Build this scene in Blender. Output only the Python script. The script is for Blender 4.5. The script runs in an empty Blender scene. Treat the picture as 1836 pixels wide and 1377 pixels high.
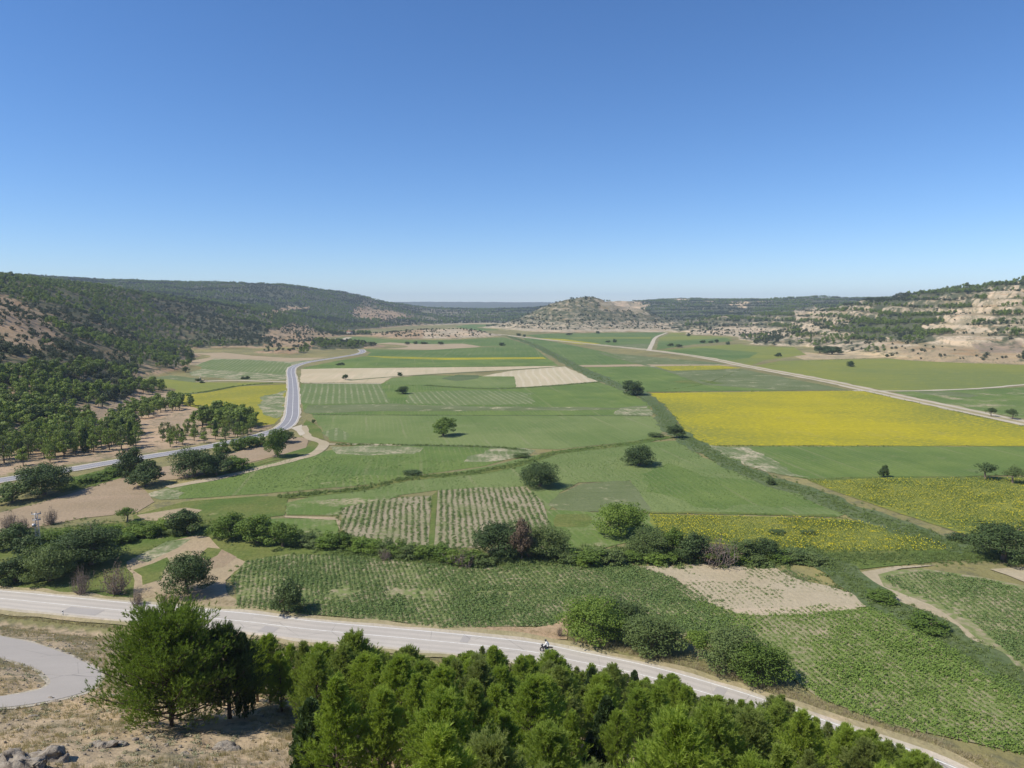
import bpy, math, random
import numpy as np
from mathutils import Vector
R = math.radians
rng = np.random.default_rng(7)
random.seed(7)

# ------------------------------------------------------------------ camera, sky, sun, exposure
scene = bpy.context.scene
COL = scene.collection
CAM_H, F, PITCH = 45.0, 1275.0, math.atan(138.5 / 1275.0)
cam = bpy.data.cameras.new('camera')
cam.sensor_width = 36.0
cam.lens = 36.0 * F / 1836.0
cam.clip_start, cam.clip_end = 0.5, 40000.0
camo = bpy.data.objects.new('camera', cam)
camo.location = (0, 0, CAM_H)
camo.rotation_euler = (math.pi / 2 - PITCH, 0, 0)
COL.objects.link(camo)
scene.camera = camo

SUN_EL, SUN_AZ = R(50), R(198)          # azimuth of the sun measured from +X, counter-clockwise
sd = Vector((math.cos(SUN_EL) * math.cos(SUN_AZ), math.cos(SUN_EL) * math.sin(SUN_AZ), math.sin(SUN_EL)))
world = bpy.data.worlds.new('World')
scene.world = world
world.use_nodes = True
wn = world.node_tree
sky = wn.nodes.new('ShaderNodeTexSky')
sky.sky_type = 'NISHITA'
sky.sun_disc = False
sky.sun_elevation = SUN_EL
sky.sun_rotation = math.pi / 2 - SUN_AZ
sky.altitude = 1200
sky.air_density = 1.0
sky.dust_density = 0.0
sky.ozone_density = 6.0
wn.nodes['Background'].inputs['Strength'].default_value = 0.117
hs = wn.nodes.new('ShaderNodeHueSaturation'); hs.inputs['Saturation'].default_value = 1.12      # the deep blue of a dry summer sky
gn = wn.nodes.new('ShaderNodeMix'); gn.data_type = 'RGBA'; gn.blend_type = 'MULTIPLY'; gn.inputs[0].default_value = 1.0; gn.inputs[7].default_value = (0.98, 0.99, 1.07, 1)
wn.links.new(sky.outputs[0], hs.inputs['Color']); wn.links.new(hs.outputs[0], gn.inputs[6])
wn.links.new(gn.outputs[2], wn.nodes['Background'].inputs['Color'])
sun = bpy.data.lights.new('sun', 'SUN')
sun.energy, sun.angle, sun.color = 5.0, R(0.53), (1.0, 0.94, 0.82)
suno = bpy.data.objects.new('sun', sun)
suno.rotation_euler = sd.to_track_quat('Z', 'Y').to_euler()
suno.location = (-60, -40, 160)
COL.objects.link(suno)
vs = scene.view_settings
vs.view_transform, vs.look, vs.exposure, vs.gamma = 'Standard', 'None', 0.22, 1.0
vs.use_curve_mapping = False
cy = scene.cycles
cy.max_bounces, cy.diffuse_bounces, cy.glossy_bounces = 6, 3, 2
cy.transmission_bounces, cy.transparent_max_bounces, cy.volume_bounces = 4, 4, 0
cy.use_denoising = True
cy.use_adaptive_sampling = False

# ------------------------------------------------------------------ pixels to places
CP_, SP_ = math.cos(PITCH), math.sin(PITCH)
def ray(px, py):
    X = (np.asarray(px, float) - 918.0) / F
    Y = (688.5 - np.asarray(py, float)) / F
    return X, CP_ + Y * SP_, Y * CP_ - SP_
def G(px, py, z=0.0):
    """where the ray of a photo pixel meets the level z"""
    dx, dy, dz = ray(px, py)
    t = (z - CAM_H) / np.minimum(dz, -1e-4)
    return np.stack([dx * t, dy * t], -1)
def PD(px, py, d):
    dx, dy, dz = ray(px, py)
    t = d / dy
    return dx * t, d + 0 * t, CAM_H + dz * t
def proj(x, y, z):
    zc = z - CAM_H
    f = y * CP_ - zc * SP_
    u = y * SP_ + zc * CP_
    f = np.maximum(f, 0.1)
    return 918 + F * x / f, 688.5 - F * u / f
def pip(x, y, poly):
    poly = np.asarray(poly, float)
    ins = np.zeros(np.shape(x), bool)
    n = len(poly)
    for i in range(n):
        x1, y1 = poly[i]; x2, y2 = poly[(i + 1) % n]
        c = ((y1 > y) != (y2 > y))
        with np.errstate(divide='ignore', invalid='ignore'):
            ins ^= c & (x < (x2 - x1) * (y - y1) / (y2 - y1 + 1e-12) + x1)
    return ins
def sstep(a, b, v):
    t = np.clip((v - a) / (b - a), 0, 1)
    return t * t * (3 - 2 * t)
def hash2(i, j, s):
    h = (i.astype(np.int64) * 374761393 + j.astype(np.int64) * 668265263 + s * 1274126177) & 0xFFFFFFFF
    h = ((h ^ (h >> 13)) * 1274126177) & 0xFFFFFFFF
    return ((h ^ (h >> 16)) & 0xFFFFFF) / float(0xFFFFFF)
def vnoise(x, y, s=0):
    i, j = np.floor(x), np.floor(y)
    fx, fy = x - i, y - j
    fx, fy = fx * fx * (3 - 2 * fx), fy * fy * (3 - 2 * fy)
    a, b = hash2(i, j, s), hash2(i + 1, j, s)
    c, d = hash2(i, j + 1, s), hash2(i + 1, j + 1, s)
    return (a * (1 - fx) + b * fx) * (1 - fy) + (c * (1 - fx) + d * fx) * fy
def fbm(x, y, o=4, s=0):
    v, a, t = 0, 0.5, 0
    for k in range(o):
        v = v + a * vnoise(x * 2 ** k, y * 2 ** k, s + k * 17); t += a; a *= 0.5
    return v / t

# ------------------------------------------------------------------ the lie of the land
ROADPX = [(-330, 1052), (-150, 1062), (0, 1075), (267, 1101), (426, 1115), (560, 1131), (776, 1151), (939, 1169),
          (1029, 1187), (1152, 1213), (1300, 1256), (1450, 1308), (1600, 1361), (1720, 1410), (1900, 1495)]
def catmull(p, n=8):
    p = np.asarray(p, float)
    q = np.vstack([2 * p[0] - p[1], p, 2 * p[-1] - p[-2]])
    out = []
    for i in range(1, len(q) - 2):
        for t in np.linspace(0, 1, n, endpoint=False):
            a, b, c, d = q[i - 1], q[i], q[i + 1], q[i + 2]
            out.append(0.5 * (2 * b + (c - a) * t + (2 * a - 5 * b + 4 * c - d) * t * t + (3 * b - a - 3 * c + d) * t ** 3))
    out.append(q[-2])
    return np.array(out)
rp = np.array([G(*p) for p in ROADPX])
ROADW = catmull(rp, 6)

def cp(lst):
    return [PD(a, b, d) for a, b, d in lst]
HILL = []
# left side, by columns of the photograph: (px, py, distance)
HILL += cp([(-500, 700, 240), (-500, 600, 300), (-500, 480, 420), (-500, 440, 560),
            (-200, 780, 205), (-200, 690, 250), (-200, 610, 300), (-200, 520, 380), (-200, 455, 460),
            (0, 815, 205), (0, 760, 235), (0, 700, 265), (0, 640, 310), (0, 580, 355), (0, 540, 395), (0, 500, 440), (0, 497, 520),
            (60, 800, 218), (60, 690, 285), (60, 610, 360), (60, 560, 440), (70, 512, 560),
            (150, 800, 226), (150, 760, 252), (150, 715, 290), (150, 660, 350), (150, 620, 420), (150, 580, 520), (150, 535, 640), (150, 509, 740),
            (230, 790, 238), (230, 760, 262), (230, 725, 300), (220, 690, 345), (230, 640, 470), (230, 600, 600), (230, 550, 780), (240, 516, 920),
            (300, 775, 250), (310, 740, 285), (300, 712, 330), (300, 625, 700), (300, 600, 770), (300, 560, 930), (300, 522, 1120),
            (380, 765, 262), (390, 745, 285), (380, 625, 720), (380, 600, 800), (380, 570, 950), (380, 535, 1200),
            (430, 760, 275), (450, 622, 740), (450, 600, 830), (450, 575, 980), (450, 550, 1200),
            (520, 626, 760), (520, 605, 880), (520, 582, 1100), (520, 560, 1400), (590, 605, 1000), (590, 590, 1250), (590, 572, 1600)])
HILL += cp([(200, 519, 1700), (300, 516, 1800), (340, 519, 1900), (390, 513, 2000), (440, 511, 2050), (500, 513, 2100), (560, 518, 2200),
            (620, 526, 2300), (660, 535, 2400), (700, 545, 2500), (640, 570, 1750), (680, 580, 1650), (720, 572, 1950), (740, 560, 2400),
            (780, 566, 2300), (820, 570, 2250), (760, 578, 1800), (100, 500, 1900), (-200, 480, 1900)])
for px in (560, 650, 705, 760, 820, 880, 930, 990, 1050):
    HILL += cp([(px, 542.5 + (px - 560) * 0.004, 6000), (px, 542.5, 7600), (px, 555, 5300)])
for px in (760, 830, 900, 970):
    HILL += cp([(px, 559, 3200), (px, 558, 4200)])
# the lone hill in the middle of the valley
for px, py in [(905, 588), (925, 579), (945, 571), (970, 557), (990, 551), (1010, 544), (1035, 540), (1060, 537), (1082, 543), (1100, 553),
               (1125, 561), (1150, 559), (1175, 569), (1205, 581)]:
    HILL += cp([(px, py - 7, 1480)])
for px, py, d in [(890, 592, 1420), (930, 592, 1330), (980, 590, 1290), (1030, 590, 1270), (1080, 590, 1290), (1140, 590, 1300), (1200, 590, 1330),
                  (990, 572, 1390), (1050, 570, 1370), (1110, 575, 1390), (1160, 578, 1400), (1050, 548, 1560), (950, 578, 1600), (1160, 575, 1600)]:
    HILL += cp([(px, py, d)])
# low rocky mound
for px, py, d in [(690, 598, 1080), (740, 592, 1090), (800, 590, 1100), (840, 589, 1100), (865, 596, 1100)]:
    HILL += cp([(px, py, d)])
# wooded crests: the photograph shows the tree tops
HILL[:62] = [(a, b, max(c - (5 + 15 * min(1, max(0, (c - 25) / 25)) * (1 if b < 600 else .5 if b < 800 else .3)), 0.5)) for a, b, c in HILL[:62]]
# far right
for px, py, d in [(1010, 548, 2600), (1100, 539, 2600), (1160, 541, 2700), (1200, 536, 3000), (1260, 537, 3000), (1330, 539, 2900), (1400, 538, 2500),
                  (1450, 533, 2300), (1490, 536, 2200), (1540, 541, 2100), (1620, 540, 2100), (1090, 557, 2200), (1200, 560, 2000), (1300, 560, 1900),
                  (1250, 580, 1300), (1290, 566, 1380), (1330, 570, 1360), (1400, 568, 1300), (1440, 560, 1330), (1350, 590, 1180), (1420, 590, 1080),
                  (1260, 592, 1180), (1330, 600, 1080), (1390, 608, 900), (1700, 530, 1900), (1836, 520, 1900)]:
    HILL += cp([(px, py, d)])
for px, py, d in [(1370, 612, 850), (1400, 598, 900), (1430, 605, 820), (1470, 590, 900), (1500, 612, 760), (1500, 575, 960), (1500, 556, 1040), (1535, 541, 1110),
                  (1560, 622, 690), (1560, 595, 780), (1560, 570, 860), (1570, 553, 980), (1600, 535, 1060), (1600, 630, 650), (1640, 612, 660),
                  (1640, 590, 740), (1640, 565, 820), (1650, 545, 910), (1660, 528, 1000), (1700, 622, 610), (1700, 600, 660), (1720, 575, 730),
                  (1730, 550, 800), (1740, 530, 870), (1750, 517, 940), (1790, 625, 590), (1790, 600, 630), (1800, 560, 720), (1800, 530, 790), (1836, 505, 860),
                  (1836, 630, 575), (1836, 600, 615), (1836, 560, 690), (1950, 640, 540), (1950, 580, 640), (1950, 520, 760), (1950, 490, 840), (2300, 620, 480), (2300, 520, 620), (2300, 470, 760)]:
    HILL += cp([(px, py, d)])
HILL = np.array(HILL)
HILL = np.vstack([HILL, cp([(470, 628, 690), (520, 627, 690), (560, 622, 740), (600, 617, 800), (632, 618, 770), (585, 611, 860), (545, 614, 800)])])
FLATPX = [(-60, 850), (0, 872), (120, 850), (250, 822), (350, 805), (450, 785), (250, 690), (330, 690), (300, 676), (240, 682), (400, 700), (480, 740), (330, 650), (400, 640), (500, 650), (350, 634), (450, 636), (540, 644), (600, 638), (650, 627),
          (560, 690), (560, 720), (560, 760), (660, 610), (665, 614), (700, 615), (800, 612), (880, 606), (900, 600), (860, 585), (900, 583), (650, 605), (940, 600), (1000, 600), (1060, 598), (1120, 597), (1180, 597), (1210, 592), (1240, 598), (1300, 606),
          (1330, 615), (1200, 610), (1250, 620), (1300, 630), (1370, 622), (1400, 640), (1440, 622), (1480, 628), (1530, 636), (1450, 646), (1600, 645), (1570, 640), (1700, 650), (1836, 655), (1950, 668), (1700, 700), (1500, 680), (1600, 720), (1836, 760), (2000, 780), (2100, 700)]
for a in range(560, 1400, 110):
    for b in (630, 665, 720, 790, 880):
        FLATPX.append((a, b))
ZERO = np.array([(*G(*p), 0.0) for p in FLATPX])
ZERO = np.vstack([ZERO, [(x, y, 0.0) for x in (-140, -70, 0, 70, 160) for y in (20, 90, 160)], [(300, 200, 0), (300, 60, 0), (-130, 190, 0), (-260, 40, 30), (-240, 110, 10),(-240,-200,20),(300,-200,0), (0, -300, 0)]])
CPT = np.vstack([HILL, ZERO])
def phi(d2, c):
    return np.sqrt(d2 + c)
def rbf_fit(P):
    n = len(P)
    xy = P[:, :2]
    d2 = ((xy[:, None] - xy[None]) ** 2).sum(-1)
    A = np.zeros((n + 3, n + 3))
    A[:n, :n] = phi(d2, 20.0 ** 2) - np.eye(n) * 4.0
    A[:n, n] = 1; A[:n, n + 1:] = xy / 1000
    A[n, :n] = 1; A[n + 1:, :n] = xy.T / 1000
    return np.linalg.solve(A, np.concatenate([P[:, 2], [0, 0, 0]]))
WTS = rbf_fit(CPT)
def rbf(x, y):
    sh = np.shape(x)
    x = np.ravel(np.asarray(x, float)); y = np.ravel(np.asarray(y, float))
    out = np.empty_like(x)
    n = len(CPT)
    for s in range(0, len(x), 20000):
        xs, ys = x[s:s + 20000], y[s:s + 20000]
        d2 = (xs[:, None] - CPT[None, :, 0]) ** 2 + (ys[:, None] - CPT[None, :, 1]) ** 2
        out[s:s + 20000] = phi(d2, 400.0) @ WTS[:n] + WTS[n] + (WTS[n + 1] * xs + WTS[n + 2] * ys) / 1000
    return out.reshape(sh)
LANEPX = [(-90, 1122), (0, 1141), (60, 1153), (110, 1170), (150, 1188), (180, 1206), (178, 1222), (160, 1237), (120, 1250), (60, 1262), (0, 1270), (-90, 1280),
          (-90, 1252), (0, 1249), (60, 1240), (85, 1230), (90, 1219), (76, 1205), (40, 1190), (0, 1180), (-90, 1160)]
def base_slope(x, y):
    yr = np.interp(x, ROADW[:, 0], ROADW[:, 1]) - 5.2
    t = np.clip(1 - y / yr, 0, 2)
    return np.minimum(33.3 * t * sstep(0, 0.10, t) + 0.4 * np.clip(22 - y, 0, 100), 40.2), t
def slope_hit(px, py):
    dx, dy, dz = ray(px, py)
    lo, hi = 14.0, 140.0
    for t in np.arange(14, 140, 0.5):
        if CAM_H + dz * t < base_slope(dx * t, dy * t)[0]:
            hi = t; lo = t - 0.5; break
    for _ in range(12):
        m = (lo + hi) / 2
        if CAM_H + dz * m < base_slope(dx * m, dy * m)[0]: hi = m
        else: lo = m
    return dx * hi, dy * hi
LANEW = catmull(np.array([slope_hit(*p) for p in LANEPX + LANEPX[:1]]), 4)[:-1]
def lane_gap(x, y):
    """0 on the lane rising to 1 two metres away from it"""
    sh = np.shape(x); x = np.ravel(x); y = np.ravel(y)
    out = np.ones(x.shape)
    lo, hi = LANEW.min(0) - 3, LANEW.max(0) + 3
    k = np.where((x > lo[0]) & (x < hi[0]) & (y > lo[1]) & (y < hi[1]))[0]
    if len(k):
        xs, ys = x[k], y[k]
        a = LANEW; b = np.roll(LANEW, -1, 0)
        best = np.full(len(k), 9.0)
        for p, q in zip(a, b):
            d = q - p; t = np.clip(((xs - p[0]) * d[0] + (ys - p[1]) * d[1]) / (d @ d + 1e-9), 0, 1)
            best = np.minimum(best, np.hypot(xs - p[0] - t * d[0], ys - p[1] - t * d[1]))
        best[pip(xs, ys, LANEW)] = 0
        out[k] = sstep(0.3, 2.2, best)
    return out.reshape(sh)
def near_hill(x, y):
    z, t = base_slope(x, y)
    b = sstep(0.03, 0.2, t) * lane_gap(x, y)
    z = z + b * ((fbm(x / 9, y / 9, 4, 3) - 0.5) * 1.6 + (fbm(x / 1.7, y / 1.7, 3, 9) - 0.5) * 0.5)
    return z * (1 - sstep(110, 190, np.abs(x))) * (1 - sstep(60, 200, -y))
def terrain(x, y, full=False):
    x = np.asarray(x, float); y = np.asarray(y, float)
    r = np.clip(rbf(x, y), 0, 190)
    h = r * sstep(0.6, 3.0, r)
    m = sstep(3, 25, h)
    d = np.hypot(x, y)
    # beds of harder rock stand out as steps with benches between, on the right-hand hills and the lone hill
    strat = m * sstep(-120, 40, x - 0.02 * y) * (1 - sstep(2200, 3000, d))
    h = h + m * (1 - 0.55 * strat) * ((fbm(x / 60, y / 60, 5, 1) - 0.5) * np.clip(d / 130, 2, 11))
    lone = np.exp(-(((x - 190) / 260) ** 2 + ((y - 1470) / 260) ** 2))
    strat = strat * (1 - 0.7 * lone)
    gul = np.abs(fbm(x / 85, y / 85, 4, 31) - 0.5) * 2
    h = h - strat * 6.5 * (1 - sstep(0, 0.24, gul))
    step = 9.0
    zz = (h + (fbm(x / 110, y / 110, 3, 21) - 0.5) * 10 + (fbm(x / 14, y / 14, 2, 23) - 0.5) * 2.2) / step
    fr = zz - np.floor(zz)
    k = 0.5 + 0.75 * fbm(x / 80, y / 80, 2, 5)
    h = h + strat * step * k * (sstep(0.62, 0.9, fr) - fr)
    h = h + strat * (fbm(x / 11, y / 11, 3, 71) - 0.5) * 1.6
    h = np.maximum(h, 0)
    h = np.maximum(h, near_hill(x, y))
    return (h, np.where(strat > 0.3, fr, -1.0)) if full else h
def T1(x, y):
    return float(terrain(np.array([x]), np.array([y]))[0])
def hit(px, py):
    """first meeting of a photo ray with the land"""
    px = np.atleast_1d(np.asarray(px, float)); py = np.atleast_1d(np.asarray(py, float))
    dx, dy, dz = ray(px, py)
    t = np.full(px.shape, 14.0); lo = t.copy(); done = np.zeros(px.shape, bool); hi = t.copy()
    while not done.all() and t.max() < 9000:
        t2 = np.where(done, t, t * 1.012)
        below = (CAM_H + dz * t2 < terrain(dx * t2, dy * t2)) & ~done
        hi = np.where(below, t2, hi); lo = np.where(below, t, lo)
        done |= below; t = t2
    hi = np.where(done, hi, 9000)
    for _ in range(14):
        m = (lo + hi) / 2
        b = CAM_H + dz * m < terrain(dx * m, dy * m)
        hi = np.where(b, m, hi); lo = np.where(b, lo, m)
    return np.stack([dx * hi, dy * hi, CAM_H + dz * hi], -1)

# ------------------------------------------------------------------ mesh helpers
def link(o, parent=None):
    COL.objects.link(o)
    if parent is not None:
        o.parent = parent
    return o
def tag(o, label=None, cat=None, group=None, kind=None):
    if label: o['label'] = label
    if cat: o['category'] = cat
    if group: o['group'] = group
    if kind: o['kind'] = kind
    return o
def np_mesh(name, V, faces, mat=None, smooth=False, attrs=None):
    """faces: list of integer arrays (n,k)"""
    me = bpy.data.meshes.new(name)
    V = np.asarray(V, np.float32)
    me.vertices.add(len(V)); me.vertices.foreach_set('co', V.ravel())
    idx = np.concatenate([np.asarray(f, np.int32).ravel() for f in faces]) if faces else np.zeros(0, np.int32)
    ls = np.concatenate([np.full(len(f), np.shape(f)[1], np.int32) for f in faces]) if faces else np.zeros(0, np.int32)
    me.loops.add(len(idx)); me.loops.foreach_set('vertex_index', idx)
    me.polygons.add(len(ls))
    me.polygons.foreach_set('loop_start', np.concatenate([[0], np.cumsum(ls)[:-1]]).astype(np.int32) if len(ls) else [])
    if smooth:
        me.polygons.foreach_set('use_smooth', np.ones(len(ls), bool))
    if attrs:
        for k, (typ, dat) in attrs.items():
            a = me.attributes.new(k, typ, 'POINT')
            if typ == 'FLOAT': a.data.foreach_set('value', np.asarray(dat, np.float32))
            elif typ == 'INT': a.data.foreach_set('value', np.asarray(dat, np.int32))
            elif typ == 'FLOAT_VECTOR': a.data.foreach_set('vector', np.asarray(dat, np.float32).ravel())
            elif typ == 'FLOAT_COLOR': a.data.foreach_set('color', np.asarray(dat, np.float32).ravel())
    if mat: me.materials.append(mat)
    me.update(calc_edges=True)
    me.validate()
    return me
class MB:
    """collects shapes into one mesh"""
    def __init__(s): s.V = []; s.F = []; s.A = []; s.n = 0
    def add(s, V, faces, a=0.5):
        V = np.asarray(V, float)
        s.V.append(V); s.A.append(np.broadcast_to(np.asarray(a, float), (len(V),)))
        for f in faces: s.F.append(np.asarray(f) + s.n)
        s.n += len(V)
    def tube(s, pts, rad, k=5, a=0.5, cap=True):
        pts = np.asarray(pts, float); rad = np.broadcast_to(rad, (len(pts),))
        V = []
        for i, p in enumerate(pts):
            d = pts[min(i + 1, len(pts) - 1)] - pts[max(i - 1, 0)]
            d = d / (np.linalg.norm(d) + 1e-9)
            u = np.cross(d, (0.31, 0.95, 0.05)); u /= np.linalg.norm(u) + 1e-9
            v = np.cross(d, u)
            an = np.arange(k) * 2 * math.pi / k
            V.append(p + rad[i] * (np.cos(an)[:, None] * u + np.sin(an)[:, None] * v))
        n = len(pts)
        f = [[i * k + j, i * k + (j + 1) % k, (i + 1) * k + (j + 1) % k, (i + 1) * k + j] for i in range(n - 1) for j in range(k)]
        fs = [np.array(f)]
        if cap: fs += [np.array([list(range(k))[::-1]]), np.array([[(n - 1) * k + j for j in range(k)]])]
        s.add(np.vstack(V), fs, a)
    def box(s, c, size, rz=0.0, a=0.5):
        x, y, z = np.asarray(size, float) / 2
        v = np.array([(-x, -y, -z), (x, -y, -z), (x, y, -z), (-x, y, -z), (-x, -y, z), (x, -y, z), (x, y, z), (-x, y, z)])
        cs, sn = math.cos(rz), math.sin(rz)
        v = np.stack([v[:, 0] * cs - v[:, 1] * sn, v[:, 0] * sn + v[:, 1] * cs, v[:, 2]], -1) + np.asarray(c)
        s.add(v, [np.array([(3, 2, 1, 0), (4, 5, 6, 7), (0, 1, 5, 4), (1, 2, 6, 5), (2, 3, 7, 6), (3, 0, 4, 7)])], a)
    def quads(s, C, U, Vv, a=0.5):
        """a small four-sided leaf at every C, half axes U and Vv"""
        n = len(C)
        V = np.stack([C - U, C - Vv * 0.75 + U * 0.1, C + U, C + Vv * 0.75 + U * 0.1], 1).reshape(-1, 3)
        s.add(V, [np.arange(4 * n).reshape(n, 4)], np.repeat(np.broadcast_to(np.asarray(a, float), (n,)), 4))
    def tris(s, C, D, W, a=0.5):
        """needle: from C along D, base width vector W"""
        n = len(C)
        V = np.stack([C - W, C + W, C + D], 1).reshape(-1, 3)
        s.add(V, [np.arange(3 * n).reshape(n, 3)], np.repeat(np.broadcast_to(np.asarray(a, float), (n,)), 3))
    def mesh(s, name, mat=None, smooth=False):
        if not s.V: return np_mesh(name, np.zeros((0, 3)), [], mat)
        return np_mesh(name, np.vstack(s.V), s.F, mat, smooth, {'tint': ('FLOAT', np.concatenate(s.A))})
    def build(s, name, mat=None, parent=None, smooth=False):
        return link(bpy.data.objects.new(name, s.mesh(name, mat, smooth)), parent)
def rdir(n, r):
    v = r.normal(size=(n, 3)); return v / np.linalg.norm(v, axis=1, keepdims=True)

# ------------------------------------------------------------------ materials
def new_mat(name):
    m = bpy.data.materials.new(name); m.use_nodes = True
    nt = m.node_tree
    return m, nt, nt.nodes['Principled BSDF']
class N:
    """short-hand for node building"""
    def __init__(s, nt): s.nt = nt
    def n(s, t, **kw):
        nd = s.nt.nodes.new(t)
        for k, v in kw.items(): setattr(nd, k, v)
        return nd
    def put(s, sock, v):
        if hasattr(v, 'is_output') or isinstance(v, bpy.types.NodeSocket): s.nt.links.new(v, sock)
        elif v is not None:
            if hasattr(sock.default_value, '__len__') and not isinstance(v, (int, float)):
                v = tuple(v) + (1.0,) * (len(sock.default_value) - len(v))
            sock.default_value = v
    def math(s, op, a, b=None, c=None, clamp=False):
        nd = s.n('ShaderNodeMath', operation=op, use_clamp=clamp)
        for i, v in enumerate((a, b, c)):
            if v is not None: s.put(nd.inputs[i], v)
        return nd.outputs[0]
    def mix(s, f, a, b, mode='MIX'):
        nd = s.n('ShaderNodeMix', data_type='RGBA', blend_type=mode)
        s.put(nd.inputs[0], f); s.put(nd.inputs[6], a); s.put(nd.inputs[7], b)
        return nd.outputs[2]
    def noise(s, vec, scale, detail=3, rough=0.55, dist=0.0):
        nd = s.n('ShaderNodeTexNoise'); s.put(nd.inputs['Vector'], vec)
        nd.inputs['Scale'].default_value = scale; nd.inputs['Detail'].default_value = detail
        nd.inputs['Roughness'].default_value = rough; nd.inputs['Distortion'].default_value = dist
        return nd.outputs['Fac']
    def remap(s, v, a, b, lo=0.0, hi=1.0):
        nd = s.n('ShaderNodeMapRange', clamp=True, interpolation_type='SMOOTHSTEP')
        s.put(nd.inputs[0], v); nd.inputs[1].default_value = a; nd.inputs[2].default_value = b
        nd.inputs[3].default_value = lo; nd.inputs[4].default_value = hi
        return nd.outputs[0]
    def pos(s): return s.n('ShaderNodeNewGeometry').outputs['Position']
    def bump(s, bs, hgt, strength=0.5, dist=0.1):
        b = s.n('ShaderNodeBump'); b.inputs['Strength'].default_value = strength; b.inputs['Distance'].default_value = dist
        s.put(b.inputs['Height'], hgt); s.put(bs.inputs['Normal'], b.outputs[0])
    def attr(s, name, out='Fac'):
        a = s.n('ShaderNodeAttribute'); a.attribute_name = name; return a.outputs[out]
def matte(bs, rough=0.9, spec=0.15):
    bs.inputs['Roughness'].default_value = rough
    bs.inputs['Specular IOR Level'].default_value = spec

_leaf = {}
def leaf_mat(name, a, b, c=None, transl=0.3, odd=None):
    m, nt, bs = new_mat(name); q = N(nt)
    oi = q.n('ShaderNodeObjectInfo').outputs['Random']
    f = q.math('ADD', q.math('MULTIPLY', oi, 0.45), q.math('MULTIPLY', q.attr('tint'), 0.6), clamp=True)
    colr = q.mix(f, a, b)
    if odd is not None:
        colr = q.mix(q.remap(q.math('FRACT', q.math('MULTIPLY', oi, 7.31)), 0.5, 0.95, 0, 0.75), colr, odd)
    if c is not None:
        colr = q.mix(q.remap(q.attr('tint'), 0.93, 0.97), colr, c)
    q.put(bs.inputs['Base Color'], colr); matte(bs, 0.65, 0.25)
    tr = q.n('ShaderNodeBsdfTranslucent'); q.put(tr.inputs['Color'], q.mix(1.0, colr, (1.15, 1.2, 0.55), 'MULTIPLY'))
    mx = q.n('ShaderNodeMixShader'); mx.inputs[0].default_value = transl
    nt.links.new(bs.outputs[0], mx.inputs[1]); nt.links.new(tr.outputs[0], mx.inputs[2])
    nt.links.new(mx.outputs[0], nt.nodes['Material Output'].inputs['Surface'])
    return m
def plain_mat(name, a, b=None, scale=3.0, rough=0.85, spec=0.2, bump=0.0, metal=0.0):
    m, nt, bs = new_mat(name); q = N(nt)
    oc = q.n('ShaderNodeTexCoord').outputs['Object']
    if b is None: b = tuple(v * 0.72 for v in a)
    nz = q.noise(oc, scale, 4)
    q.put(bs.inputs['Base Color'], q.mix(q.remap(nz, 0.3, 0.7), a, b)); matte(bs, rough, spec)
    bs.inputs['Metallic'].default_value = metal
    if bump: q.bump(bs, q.noise(oc, scale * 3, 4), bump, 0.05)
    return m
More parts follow.
